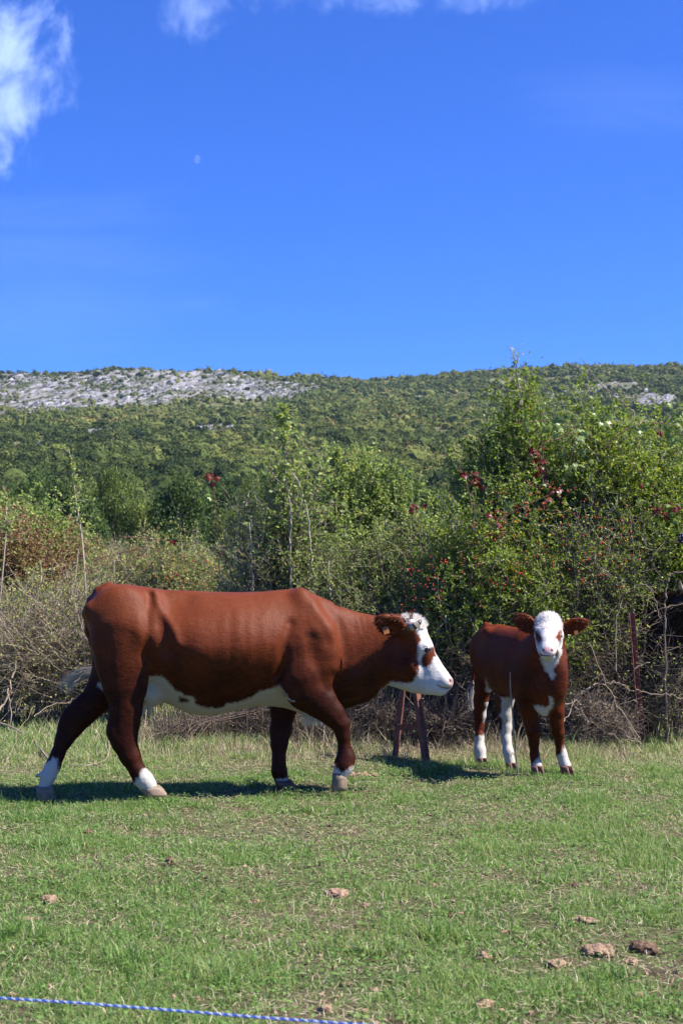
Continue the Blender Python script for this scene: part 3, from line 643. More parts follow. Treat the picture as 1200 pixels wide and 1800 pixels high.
    # legs, from pairs of outline points
    NH = B.pairs([(158, 1085, 262, 1078, -.13, .45), (163, 1125, 268, 1125, -.15, .48), (172, 1170, 262, 1170, -.16, .50), (184, 1205, 257, 1205, -.165, .52), (195, 1240, 249, 1245, -.17, .52), (195, 1262, 244, 1268, -.17, .50),
                  (190, 1281, 241, 1290, -.17, .46), (200, 1306, 239, 1306, -.17, .55), (213, 1331, 246, 1328, -.165, .72), (228, 1356, 254, 1351, -.16, .95), (236, 1370, 266, 1366, -.16, 1.0), (246, 1384, 276, 1378, -.16, 1.0)], .035, 'leg_nh')
    FH = B.pairs([(170, 1110, 255, 1110, .13, .5), (165, 1150, 245, 1150, .13, .5), (158, 1196, 216, 1212, .12, .5), (147, 1220, 194, 1238, .11, .5), (128, 1238, 172, 1257, .10, .5), (112, 1252, 152, 1276, .095, .5),
                  (107, 1269, 138, 1292, .09, .5), (99, 1296, 125, 1307, .08, .65), (90, 1326, 112, 1329, .07, .85), (81, 1346, 106, 1347, .06, .95), (73, 1364, 98, 1364, .055, 1.0), (68, 1381, 89, 1385, .05, 1.0)], .03, 'leg_fh')
    NF = B.pairs([(500, 1150, 585, 1140, -.19, .5), (494, 1196, 583, 1180, -.20, .5), (507, 1222, 582, 1205, -.20, .52), (538, 1243, 590, 1228, -.20, .6), (563, 1262, 603, 1247, -.195, .68), (584, 1279, 613, 1267, -.19, .78),
                  (592, 1297, 614, 1290, -.185, .85), (595, 1318, 616, 1312, -.18, .8), (592, 1334, 623, 1330, -.18, .8), (588, 1347, 621, 1343, -.18, .9), (585, 1358, 613, 1358, -.18, .95)], .025, 'leg_nf')
    FF = B.pairs([(500, 1160, 575, 1150, .17, .5), (483, 1215, 540, 1215, .17, .5), (476, 1245, 519, 1250, .17, .6), (475, 1283, 511, 1283, .16, .7), (477, 1308, 505, 1308, .15, .8), (479, 1335, 501, 1335, .14, .85), (478, 1356, 503, 1354, .14, .9),
                  (483, 1368, 507, 1370, .14, .95)], .03, 'leg_ff')
    # dewclaws
    for x, y, lat in ((72, 1362, .03), (72, 1362, .09), (590, 1345, -.21), (240, 1376, -.18)):
        q = pt(x, y, lat); B.seg(q, q + [-.025, 0, -.005], .016, .012, k=.008, part='dew')
    # tail root and tail
    tl = [pt(192, 1031, 0), pt(173, 1040, .0), pt(161, 1056, .03), pt(153, 1078, .06), pt(158, 1110, .10), pt(168, 1150, .22), pt(170, 1180, .30)]
    for a, b, r in zip(tl[:-1], tl[1:], (.028, .026, .026, .026, .024, .020)): B.seg(a, b, r, r * .95, k=.03, part='tail')
    # udder and teats
    B.ell(pt(262, 1217, 0), np.eye(3), (.10, .13, .10), .05, part='udder')
    for x, lat in ((252, -.06), (264, -.05), (253, .06)): q = pt(x, 1240, lat); B.seg(q, q + [-.005, 0, -.06], .018, .014, k=.02, part='udder')
    # muscle and bone relief on the flanks, side view
    X, Z = np.meshgrid(B.ax[0], B.ax[2], indexing='ij'); q2 = np.stack([X, Z], -1)
    D = np.zeros_like(X); mm = lambda line: [pt(x, y, -.2)[[0, 2]] for x, y in line]
    for line, sg, am in [([(264, 1052), (259, 1075), (259, 1110), (259, 1150)], 7, -.018), ([(273, 1040), (277, 1056), (289, 1078), (303, 1104), (312, 1130)], 6, .017), ([(300, 1070), (325, 1064)], 17, -.028), ([(283, 1100), (290, 1140)], 12, -.024),
                         ([(215, 1095), (228, 1130)], 30, .022), ([(186, 1110), (188, 1180)], 7, -.010),
                         ([(395, 1080), (389, 1195)], 6, .0028), ([(418, 1075), (412, 1200)], 6, .0032), ([(440, 1072), (434, 1205)], 6, .0032), ([(462, 1075), (456, 1200)], 6, .0018), ([(340, 1075), (352, 1150)], 14, .007),
                         ([(508, 1098), (498, 1130), (496, 1165), (489, 1190)], 7, -.020), ([(509, 1085), (515, 1100)], 9, -.003), ([(487, 1200), (491, 1205)], 7, .018), ([(500, 1215), (515, 1228)], 6, .008),
                         ([(540, 1120), (548, 1160), (567, 1195)], 7, -.012), ([(553, 1060), (580, 1100), (597, 1150)], 8, .014), ([(575, 1068), (598, 1105), (609, 1150)], 8, -.012), ([(575, 1150), (577, 1170)], 13, .014),
                         ([(522, 1060), (530, 1110)], 12, .010), ([(560, 1200), (575, 1213)], 5, -.008),
                         ([(612, 1080), (618, 1105)], 2.6, -.004), ([(624, 1083), (628, 1110)], 2.6, -.004), ([(636, 1086), (640, 1110)], 2.6, -.004), ([(648, 1088), (650, 1108)], 2.6, -.0035), ([(560, 1095), (573, 1130)], 4, -.003),
                         ([(200, 1262), (205, 1290)], 4, -.006), ([(600, 1215), (640, 1185)], 6, .009), ([(620, 1225), (648, 1200)], 3, -.007),
                         ([(716, 1140), (728, 1190)], 6, .006), ([(758, 1170), (770, 1190)], 4, -.004)]:
        D += stroke(D, q2, mm(line), sg * m, am)
    # small irregular relief so that nothing is perfectly smooth
    gx = np.stack([X.ravel(), Z.ravel()], -1); D += (0.0022 * fbm(gx, 9, 3, 2)).reshape(X.shape)
    wy = sstep(np.abs(B.ax[1]), .03, .10)
    B.f -= (D[:, None, :] * wy[None, :, None]).astype(np.float32)
    V, Q = B.surface(); Wd = B.world(V)
    # markings --------------------------------------------------
    V0 = V.copy(); V0[:, 1] = 0; ap = project(B.world(V0))[:, 0]; V0[:, 1] = np.where(ap > 650, hl(ap), 0) * sstep(ap, 630, 690); pp = project(B.world(V0))   # side-view hide coordinates
    dl = {k: B.partdist(V, [k]) for k in ('leg_nh', 'leg_fh', 'leg_nf', 'leg_ff', 'head', 'ear', 'udder', 'tail', 'dew')}
    legd = np.minimum.reduce([dl[k] for k in ('leg_nh', 'leg_fh', 'leg_nf', 'leg_ff')])
    face = poly_sd(pp, [(708, 1082), (716, 1074), (735, 1060), (850, 1080), (850, 1260), (640, 1260), (665, 1216), (677, 1206), (683, 1196), (702, 1198), (713, 1199), (722, 1194), (728, 1181), (732, 1166), (728, 1153), (727, 1138), (733, 1122), (728, 1112), (722, 1100), (712, 1092)])
    patch = poly_sd(pp, [(743, 1143), (752, 1136), (761, 1138), (763, 1152), (757, 1155), (752, 1166), (744, 1172), (735, 1168), (734, 1160)])
    face = np.where(dl['ear'] < dl['head'] - .004, -9, np.minimum(face, -patch))
    belly = poly_sd(pp, [(244, 1190), (262, 1186), (272, 1184), (283, 1184), (291, 1189), (300, 1200), (309, 1209), (323, 1217), (341, 1222), (343, 1233), (357, 1240), (387, 1242), (397, 1233), (417, 1230), (440, 1222), (453, 1211), (470, 1207), (486, 1200), (491, 1207), (500, 1222), (520, 1232), (545, 1248),
                                 (566, 1262), (560, 1290), (240, 1290), (236, 1215)])
    belly = np.where(np.abs(V[:, 1]) < .10, np.maximum(belly, poly_sd(pp, [(240, 1190), (560, 1225), (575, 1300), (240, 1300)])), belly)
    spot = poly_sd(pp, [(315, 1222), (330, 1226), (326, 1232), (314, 1230)]); belly = np.minimum(belly, -spot)
    body_like = legd > np.minimum(dl['udder'], 0.012)
    wh = np.full(len(V), -9.0); bd = (pp[:, 0] < 580) & body_like; wh[bd] = belly[bd]
    wh[dl['udder'] < .01] = 5
    hd = pp[:, 0] > 640; wh[hd] = face[hd]
    socks = {'leg_nh': [(236, 1376), (250, 1353), (256, 1350), (300, 1380), (300, 1420), (230, 1420)], 'leg_fh': [(60, 1352), (88, 1336), (92, 1330), (101, 1334), (103, 1352), (120, 1352), (110, 1420), (50, 1420)],
             'leg_nf': [(580, 1342), (589, 1345), (600, 1358), (612, 1351), (630, 1342), (620, 1400), (575, 1400)], 'leg_ff': [(470, 1372), (500, 1368), (520, 1368), (520, 1400), (470, 1400)]}
    pw = project(Wd)
    for k_, pg in socks.items():
        m_ = (dl[k_] < legd + .004) & (V[:, 2] < .35); wh[m_] = np.maximum(wh[m_], poly_sd(pw[m_], pg))
    inner = poly_sd(pw, [(182, 1178), (186, 1190), (191, 1205), (194, 1216), (178, 1216), (172, 1204), (178, 1196)]); m_ = (V[:, 1] > .0) & (dl['leg_fh'] < .03); wh[m_] = np.maximum(wh[m_], inner[m_])
    white = wh * 0.0038 * 0.8; vy = V[:, 1] - hl(pp[:, 0])
    skin = np.zeros((len(V), 4)); npx = sstep(pp[:, 0], 776, 790) * sstep(pp[:, 1], 1180, 1190) * (hd)
    skin[:, :3] = (0.50, 0.31, 0.25); skin[:, 3] = npx * 0.75
    nostril = np.exp(-((pp[:, 0] - 791) ** 2 / 14 + (pp[:, 1] - 1197) ** 2 / 40)) * (np.abs(vy) > .02); mth = np.exp(-(poly_sd(pp, [(786, 1209), (771, 1207), (764, 1201), (771, 1208.5), (786, 1212)]) ** 2) / 2.0) * hd * (pp[:, 0] < 792)
    skin[:, :3] = skin[:, :3] * (1 - np.maximum(nostril, mth * .5)[:, None]) + np.array((.16, .05, .04)) * np.maximum(nostril, mth * .5)[:, None]
    skin[:, 3] = np.maximum(skin[:, 3], np.maximum(nostril, mth * .6) * hd)
    eyer = np.exp(-((pp[:, 0] - 750) ** 2 / 36 + (pp[:, 1] - 1141.5) ** 2 / 16)) * (np.abs(vy) > .07); ee = hd * sstep(eyer, .25, .7)
    skin[ee > 0.1, :3] = (.05, .02, .018); skin[:, 3] = np.maximum(skin[:, 3], ee)
    earin = (dl['ear'] < .004) * 0.0; dirt = np.where(hd, 0.0, 0.8) * (legd > .02) + (legd <= .02) * 0.25
    td = (pp[:, 0] > 640) & (pp[:, 1] > 1190) & (pp[:, 0] < 745); dirt = np.where(td, 0.35, dirt)
    lift = sstep(pp[:, 1], 1235, 1055) * 1.15 - 0.72 - 0.15 * (legd < 0.01) * sstep(pp[:, 1], 1180, 1240)  # darker pigment below and on the legs; paler top also paints in a highlight
    root = empty('cow', B.world(np.array([0, 0, 0])))
    tag(root, 'big red-brown cow with a white face walking towards the calf', 'cow')
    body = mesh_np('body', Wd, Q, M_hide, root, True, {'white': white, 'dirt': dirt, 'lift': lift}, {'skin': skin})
    # short coat
    brownm = white < -.004; whitem = white > .006
    fl = -B.h * 0.8 + np.array([0, 0, -.7])
    hm = ~((pp[:, 0] > 735) & (pp[:, 1] > 1125))
    # woolly poll
    pm = (pp[:, 0] > 708) & (pp[:, 0] < 748) & (pp[:, 1] < 1106) & (dl['ear'] > .02) & (np.abs(vy) < .10)
    g = Geo(); p, nr = surf_pick(rng, Wd, Q, pm, 1500); hair(g, p, nr * .6 + np.array([-.25, -.15, .45]), .036, .0034, rng, .05, spread=.22); g.build('poll_hair', M_whitehair, body)
    hit = hitter(Wd, Q)
    oval_on('nostril', hit, 789.5, 1197, 2.6, 4.6, .006, M_pinkd, body, -.5); line_on('mouth_line', hit, [(789, 1209.5), (782, 1209.5), (775, 1207.5), (769, 1204.5)], .0035, M_lip, body)
    line_on('eyelid', hit, [(743, 1142), (746, 1138.5), (751, 1137.5), (756, 1139.5)], .0045, M_whitehair2, body, .002)
    g = Geo(); q = surf_pick(rng, Wd, Q, pm & (pp[:, 0] > 714) & (pp[:, 0] < 724) & (vy < .02), 60); hair(g, q[0], q[1] + np.array([.2, -.2, .5]), .05, .0045, rng, .1, spread=.25); g.build('forelock', M_redhair, body)
    # ear hair
    em = dl['ear'] < .008
    g = Geo(); p, nr = surf_pick(rng, Wd, Q, em & (dl['head'] > .01), 1500); hair(g, p, nr * .25 + (-B.h * .7 - B.l * 0 + np.array([0, 0, .1])), .026, .0035, rng, .25, spread=.3); g.build('ear_hair', M_redhair, body)
    # brisket tuft and tail switch
    g = Geo(); c = B.world(pt(552, 1258, -.02)); hair(g, c + rng.normal(size=(350, 3)) * [.035, .03, .012], np.tile([.15, 0, -1.0], (350, 1)), .055, .004, rng, .2, spread=.4); g.build('brisket_tuft', M_whitehair, body)
    sw0 = B.world(pt(165, 1186, .40)); sw1 = B.world(pt(110, 1198, .50)); nh = 120
    off = rng.normal(size=(nh, 3)) * [.012, .02, .022]; t_ = np.linspace(0, 1, 7)[None, :, None]; ln = rng.uniform(.65, 1.1, nh)[:, None, None]
    pts = sw0 + off[:, None] * (0.5 + .9 * t_) + (sw1 - sw0) * t_ * ln + np.array([0, 0, 1]) * (np.sin(t_ * 3.1 + 0.4) * .035 - .02 * t_ * t_) + rng.normal(size=(nh, 7, 3)) * .003
    g = Geo(); tubes(g, pts, np.full(nh, .0022), np.full(nh, .0008), 3, rng.random(nh)); g.build('tail_switch', M_switch, body)
    # horn (near side and far side)
    for s in (-1, 1):
        h0 = hp(723, 1101, s * .115); pth = np.array([h0 + [-.015, -s * .03, 0], h0 + [0, s * .02, 0], h0 + [.018, s * .045, .008], h0 + [.040, s * .052, .026], h0 + [.055, s * .045, .045]])
        g = Geo(); rr = [.034, .031, .025, .016]; W_ = B.world(pth)
        for i in range(3):
            seg = np.stack([W_[i] + (W_[i + 1] - W_[i]) * t for t in np.linspace(0, 1, 4)])[None]; tubes(g, seg, [rr[i]], [rr[i + 1]], 12)
        ho = g.build('horn', M_horn, body, True); g = Geo(); seg = np.stack([W_[3] + (W_[4] - W_[3]) * t for t in np.linspace(0, 1, 4)])[None]; tubes(g, seg, [.0165], [.004], 12); g.build('horn_tip', M_hornt, ho, True)
    for s in (-1, 1):
        e = hp(749.5, 1141.5, s * .104); ball('eye', B.world(e), .021, M_eye, body)
    # ear tag
    t0 = B.world(hp(678, 1108, -.215)); R = frame_from((.3, -.2, -.9), (.1, -1, .1)); bv = np.array([[x, y, z] for x in (-.024, .024) for y in (-.019, .019) for z in (-.002, .002)])
    mesh_np('ear_tag', bv @ R + t0, np.array([[0, 1, 3, 2], [4, 6, 7, 5], [0, 4, 5, 1], [2, 3, 7, 6], [0, 2, 6, 4], [1, 5, 7, 3]]), M_tag, body)
    # hooves
    for (x, y), (tx, ty), lat, w, mt in [((259, 1381), (285, 1399), -.16, .10, M_hoof), ((495, 1371), (513, 1389), .14, .10, M_hoofd)]:
        make_hoof(B, 'hoof', pt(x, y, lat), pt(tx, ty, lat), w, .07, mt, root)
    make_hoof(B, 'hoof', pt(77, 1382, .05), pt(90, 1409, .05), .095, .08, M_hoof, root)
    # lifted fore hoof, tip touching the grass
    g = None; c = pt(598, 1358, -.18); tp = pt(597, 1389, -.18)
    make_hoof(B, 'hoof', c, tp + [.012, 0, 0], .095, .10, M_hoof, root)
    return root
M_whitehair2 = plain_mat('pale_lid', (0.42, 0.40, 0.38), .6, .3, .1, 40, .1)
M_hidehair = leaf_mat('brown_coat_hair', [(0, (0.10, 0.020, 0.007)), (0.5, (0.19, 0.042, 0.013)), (1, (0.30, 0.085, 0.03))], trans=0.0, rough=0.5, spec=0.4)
M_switch = leaf_mat('tail_switch_hair', [(0, (0.34, 0.28, 0.19)), (1, (0.60, 0.53, 0.41))], trans=0.1, rough=0.7, spec=0.2)
if 'cow' not in SKIP: build_cow()
# ------------------------------------------------------------------ the calf, and the dark cow behind the wire
def build_calf():
    rng = np.random.default_rng(8)
    yaw = math.atan2(-.72, .69)
    B = Body(P(905, 1200, 10.45) * [1, 1, 0], yaw, 0.0085, (-.66, -.62, -.06), (1.0, .55, 1.34))
    w = lambda px, py, Y: B.loc(P(px, py, Y)); K = 10.4 / F_PX
    # trunk: back line and belly line read from the photograph
    B.chain([(w(861, 1142, 10.88), 42 * K, .66), (w(868, 1150, 10.78), 51 * K, .56), (w(884, 1158, 10.62), 56 * K, .54), (w(904, 1164, 10.46), 58 * K, .54), (w(925, 1170, 10.30), 60 * K, .52), (w(943, 1182, 10.17), 58 * K, .50), (w(953, 1190, 10.10), 50 * K, .48)], k=.05)
    th = w(856, 1101, 10.85); B.seg(th, th + [-.03, 0, -.03], .022, .02, k=.04)
    for s in (-1, 1):
        hk = w(868, 1108, 10.72); hk[1] += s * .085; B.seg(hk, hk + [.02, 0, -.02], .028, .03, k=.05)
        sh = w(944, 1165, 10.2); sh[1] = s * .115 + sh[1] * .5; B.seg(sh, sh + [.03, 0, -.14], .075, .07, .7, k=.06)
    B.seg(w(966, 1215, 10.03), w(957, 1244, 10.10), .075, .055, .9, k=.06)           # brisket
    # neck
    B.chain([(w(948, 1172, 10.18), 44 * K, .72), (w(955, 1148, 10.10), 36 * K, .8), (w(962, 1120, 10.05), 25 * K, .95)], k=.06, part='neck')
    B.chain([(w(966, 1160, 10.05), .055, .9), (w(970, 1200, 10.05), .085, .9)], k=.05, part='neck')
    lat = B.loc(B.o + [1, 0, 0]); HL = unit(lat[None])[0]                             # side axis of the head
    # head turned to the camera
    B.chain([(w(963, 1100, 10.02), .088, 1.0), (w(963, 1117, 9.93), .080, 1.14), (w(962, 1132, 9.84), .062, 1.02), (w(962, 1143, 9.775), .046, 1.06), (w(962, 1147, 9.755), .034, 1.22)], k=.03, latv=HL, part='head')
    B.chain([(w(963, 1122, 10.00), .095, .86), (w(963, 1138, 9.93), .070, .86), (w(962, 1150, 9.85), .044, .95), (w(962, 1154, 9.80), .026, 1.2)], k=.03, latv=HL, part='head')
    B.seg(w(963, 1091, 10.03), w(963, 1094, 10.0), .055, .055, 1.2, k=.04, latv=HL, part='head')
    for s in (-1, 1):
        B.seg(w(963 + s * 16, 1110, 9.93), w(963 + s * 18, 1117, 9.94), .022, .020, k=.03, part='head')
        B.ell(w(963 + s * 19.5, 1120, 9.885), np.eye(3), (.016, .016, .013), .012, mode='sub')
        B.ell(w(962 + s * 7.6, 1142.5, 9.722), frame_from(HL * .8 + np.array([0, 0, .5 * s]), (1, 0, 0)), (.008, .006, .006), .005, mode='sub')
        B.seg(w(962, 1151, 9.745), w(962 + s * 9, 1151.5, 9.76), .004, .004, k=.010, mode='sub'); B.seg(w(962 + s * 9, 1151.5, 9.76), w(962 + s * 14, 1148, 9.84), .004, .003, k=.010, mode='sub')
    # ears
    for base, tip, fz in ((w(942, 1108, 10.06), w(910, 1087, 10.10), (0, -1, -.25)), (w(984, 1107, 10.06), w(1026, 1094, 10.06), (0, -1, -.5))):
        ax = unit((tip - base)[None])[0]; f3 = B.loc(B.o + np.array(fz, float)); R = frame_from(ax, f3); c = (base + tip) / 2; L = np.linalg.norm(tip - base) / 2
        B.chain([(base - ax * .02, .026, .8), (base + ax * L * .5, .044, .42), (base + ax * L * 1.1, .062, .32), (tip - ax * .02, .050, .30), (tip + ax * .01, .016, .5)], k=.015, latv=R[2], part='ear')
        B.ell(c + R[2] * .019 + ax * .006, R, (L * .86, .042, .018), .008, mode='sub')
    def wp(lst, k, part):
        nodes = []
        for x0, y0, x1, y1, Y, sq in lst:
            a, b = w(x0, y0, Y), w(x1, y1, Y); nodes.append(((a + b) / 2, float(np.linalg.norm(a - b)) / 2, sq))
        B.chain(nodes, k, part=part)
    wp([(830, 1140, 882, 1140, 10.86, .6), (830, 1180, 874, 1180, 10.86, .62), (831, 1205, 865, 1205, 10.88, .65), (831, 1229, 858, 1233, 10.90, .7), (833, 1256, 853, 1258, 10.92, .85), (834, 1275, 850, 1277, 10.93, .95), (835, 1296, 849, 1294, 10.90, 1), (833, 1318, 852, 1320, 10.87, 1), (836, 1336, 855, 1338, 10.85, 1)], .025, 'leg_rh')
    wp([(866, 1195, 905, 1200, 10.62, .65), (869, 1222, 904, 1230, 10.60, .7), (873, 1256, 900, 1258, 10.60, .85), (877, 1278, 899, 1279, 10.60, .95), (881, 1300, 898, 1300, 10.58, 1), (884, 1320, 901, 1321, 10.56, 1), (888, 1340, 905, 1342, 10.55, 1)], .025, 'leg_lh')
    wp([(898, 1185, 945, 1185, 10.22, .6), (904, 1218, 944, 1220, 10.22, .7), (911, 1240, 942, 1247, 10.22, .85), (920, 1266, 946, 1268, 10.24, 1), (924, 1284, 950, 1286, 10.24, 1), (929, 1305, 946, 1306, 10.26, 1), (931, 1327, 946, 1327, 10.27, 1), (932, 1345, 952, 1346, 10.26, 1)], .025, 'leg_rf')
    wp([(955, 1185, 995, 1185, 10.16, .6), (959, 1215, 993, 1217, 10.18, .75), (963, 1245, 990, 1250, 10.2, .95), (966, 1272, 989, 1272, 10.22, 1), (968, 1287, 991, 1288, 10.24, 1), (975, 1304, 990, 1303, 10.26, 1), (978, 1325, 995, 1323, 10.26, 1), (982, 1345, 1003, 1345, 10.25, 1)], .025, 'leg_lf')
    tl = [w(853, 1098, 10.92), w(842, 1118, 11.02), w(834, 1160, 11.06), (w(831, 1205, 11.04))]
    for a, b in zip(tl[:-1], tl[1:]): B.seg(a, b, .020, .018, k=.02, part='tail')
    # light relief
    gx = np.stack(np.meshgrid(*B.ax, indexing='ij'), -1)
    B.f -= (0.006 * fbm(gx.reshape(-1, 3)[:, :], 7, 2, 5)).reshape(B.f.shape).astype(np.float32)
    V, Q = B.surface(); Wd = B.world(V); pw = project(Wd)
    dl = {k: B.partdist(V, [k]) for k in ('leg_rh', 'leg_lh', 'leg_rf', 'leg_lf', 'head', 'ear', 'neck', 'body', 'tail')}
    headm = (dl['head'] < dl['ear'] - .002) & (dl['head'] < dl['neck'] + .012)
    wh = np.full(len(V), -9.0)
    face = poly_sd(pw, [(925, 1060), (1000, 1060), (995, 1105), (991, 1125), (990, 1150), (986, 1158), (976, 1166), (962, 1168), (950, 1160), (940, 1140), (935, 1110)])
    front = Wd[:, 1] < 10.10
    face = np.where(Wd[:, 1] > 10.085, -6, face)
    wh[headm] = face[headm]
    for e in ([(938.5, 1108), (943, 1109), (951.5, 1119), (951, 1124), (946, 1133), (942, 1126)], [(985, 1107), (987, 1118), (985.5, 1122), (983, 1128.5), (974.5, 1121), (978, 1115)]):
        pe = poly_sd(pw, e); wh = np.where(headm, np.minimum(wh, -pe), wh)
    blaze = poly_sd(pw, [(948, 1158), (986, 1150), (984, 1158), (978, 1168), (972, 1178), (976, 1186), (973, 1194), (968, 1196), (963, 1186), (958, 1180), (955, 1170)])
    nm = ~headm & (Wd[:, 1] < 10.2) & (pw[:, 1] < 1215) & (dl['ear'] > .02); wh[nm] = np.maximum(wh[nm], blaze[nm])
    br = np.maximum(poly_sd(pw, [(937, 1240), (945, 1240), (957, 1243), (966, 1238), (965, 1230), (963, 1224), (972, 1228), (973, 1238), (965, 1250), (958, 1264), (938, 1256)]), -50)
    notleg = np.minimum(dl['leg_rf'], dl['leg_lf']) > .012; bm = notleg & (Wd[:, 1] < 10.3) & (pw[:, 1] > 1215); wh[bm] = np.maximum(wh[bm], br[bm])
    bl = poly_sd(pw, [(853, 1192), (858, 1206), (866, 1217), (878, 1226), (892, 1232), (903, 1238), (915, 1262), (850, 1262)]); legs_h = np.minimum(dl['leg_rh'], dl['leg_lh'])
    bm = (pw[:, 0] < 915) & (legs_h > .006) & (pw[:, 1] > 1185); wh[bm] = np.maximum(wh[bm], bl[bm])
    def sock(nm_, pg):
        m_ = (dl[nm_] < .02) & (np.minimum.reduce([dl[k] for k in dl if k.startswith('leg')]) > dl[nm_] - .004); q = poly_sd(pw, pg); wh[m_] = np.maximum(wh[m_], q[m_])
    sock('leg_rh', [(820, 1293), (834, 1294), (849, 1291), (860, 1290), (860, 1370), (820, 1370)]); sock('leg_rh', [(857, 1236), (850, 1250), (847, 1262), (849, 1270), (853, 1262), (860, 1244)])
    sock('leg_lh', [(880, 1225), (903, 1225), (910, 1250), (900, 1300), (912, 1350), (880, 1360), (880, 1310), (880, 1285), (884, 1272), (877, 1258), (881, 1245)])
    sock('leg_rf', [(920, 1348), (932, 1346), (940, 1338), (946, 1331), (952, 1338), (960, 1370), (920, 1370)]); sock('leg_lf', [(970, 1326), (980, 1327), (988, 1318), (990, 1310), (997, 1318), (1015, 1370), (970, 1370)])
    white = wh * K * .8
    skin = np.zeros((len(V), 4)); skin[:, :3] = (.50, .27, .255)
    npad = sstep(poly_sd(pw, [(952, 1140), (957, 1137), (968, 1137), (973, 1140), (973, 1145), (968, 1148), (962, 1149), (956, 1148), (952, 1145)]), -1, 1.5) * headm * front
    skin[:, 3] = .85 * npad
    dk = np.zeros(len(V))
    for s in (-1, 1): dk = np.maximum(dk, np.exp(-((pw[:, 0] - 962 - s * 7.6) ** 2 / 4 + (pw[:, 1] - 1142.8) ** 2 / 2.5)))
    mo = np.maximum(np.exp(-poly_sd(pw, [(949, 1149), (953, 1152), (962, 1152.6), (971, 1152), (978, 1147), (971, 1152.8), (962, 1153.4), (953, 1152.8)]) ** 2 / 1.5) * .6, 0)
    cor = np.maximum(sstep(poly_sd(pw, [(947, 1147), (950, 1149), (953, 1152), (949, 1154)]), -1, .5), sstep(poly_sd(pw, [(979, 1145), (980, 1150), (976, 1154), (974, 1151)]), -1, .5))
    dk = np.maximum(np.maximum(dk, mo), cor) * headm * front
    skin[:, :3] = skin[:, :3] * (1 - dk[:, None]) + np.array((.10, .035, .03)) * dk[:, None]; skin[:, 3] = np.maximum(skin[:, 3], dk)
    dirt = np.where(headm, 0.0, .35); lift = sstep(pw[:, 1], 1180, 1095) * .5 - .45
    root = empty('calf', B.o); tag(root, 'small red-brown calf with a white head facing the camera', 'calf')
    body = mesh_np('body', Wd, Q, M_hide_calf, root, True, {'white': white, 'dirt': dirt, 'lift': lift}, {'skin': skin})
    g = Geo(); pm = headm & (pw[:, 1] < 1104) & (wh > 0); p, nr = surf_pick(rng, Wd, Q, pm, 1000); dn = np.stack([(p[:, 0] - p[:, 0].mean()) * 4, -.6 + 0 * p[:, 0], (p[:, 2] - p[:, 2].max() + .03) * 9], 1); hair(g, p, nr * .45 + unit(dn) * .8, .018, .0022, rng, .05, spread=.22); g.build('poll_hair', M_whitehair, body)
    g = Geo(); p, nr = surf_pick(rng, Wd, Q, headm & (pw[:, 1] > 1140) & (pw[:, 0] > 978) & (wh > -1), 500); hair(g, p, nr + np.array([.4, 0, -.4]), .026, .003, rng, .2); g.build('cheek_hair', M_whitehair, body)
    g = Geo(); p, nr = surf_pick(rng, Wd, Q, (dl['ear'] < .006) & ~headm, 900); hair(g, p, nr * .5 + unit(Wd[Q[0, 0]][None] * 0 + np.stack([np.sign(p[:, 0] - P(963, 1100, 10)[0]), 0 * p[:, 0], -.2 + 0 * p[:, 0]], 1)), .022, .003, rng, .2); g.build('ear_hair', M_redhair, body)
    hit = hitter(Wd, Q)
    for x, tl_ in ((955, .5), (969.5, -.5)): oval_on('nostril', hit, x, 1142.3, 2.4, 1.6, .004, M_pinkd, body, tl_)
    line_on('mouth_line', hit, [(948.5, 1149), (952, 1152), (957, 1152.6), (962, 1152.8), (968, 1152.4), (973, 1151.6), (977.5, 1147.5)], .0038, M_lip, body)
    for s in (-1, 1): ball('eye', B.world(w(963 + s * 18.6, 1119.5, 9.905)), .0165, M_eye, body)
    sw0, sw1 = P(832, 1200, 11.03), P(828, 1248, 11.05); nh = 70
    off = rng.normal(size=(nh, 3)) * [.012, .012, .012]; t_ = np.linspace(0, 1, 6)[None, :, None]; pts = sw0 + off[:, None] * (.6 + .8 * np.sin(t_ * 2.6)) + (sw1 - sw0) * t_ * rng.uniform(.6, 1.05, nh)[:, None, None] + rng.normal(size=(nh, 6, 3)) * .002
    g = Geo(); tubes(g, pts, np.full(nh, .0018), np.full(nh, .0008), 3, rng.random(nh)); g.build('tail_switch', M_whitehair, body)
    t0 = P(1012, 1112, 9.99); R = frame_from((.2, -.1, -.9), (.0, -1, .1)); bv = np.array([[x, y, z] for x in (-.014, .014) for y in (-.013, .013) for z in (-.002, .002)])
    mesh_np('ear_tag', bv @ R + t0, np.array([[0, 1, 3, 2], [4, 6, 7, 5], [0, 4, 5, 1], [2, 3, 7, 6], [0, 2, 6, 4], [1, 5, 7, 3]]), M_tag, body)
    for (x, y), (tx, ty), Y, wd in [((847, 1338), (851, 1349), 10.82, .072), ((898, 1341), (902, 1354), 10.52, .072), ((943, 1347), (948, 1363), 10.22, .078), ((994, 1347), (1002, 1363), 10.20, .078)]:
        c = w(x, y, Y); c[2] = max(c[2], .05); tq = w(tx, ty, Y - .05); tq[2] = gz(*B.world(tq)[:2]) - .005; make_hoof(B, 'hoof', c, tq, wd, .05, M_hoofd, root)
    return root
if 'calf' not in SKIP: build_calf()

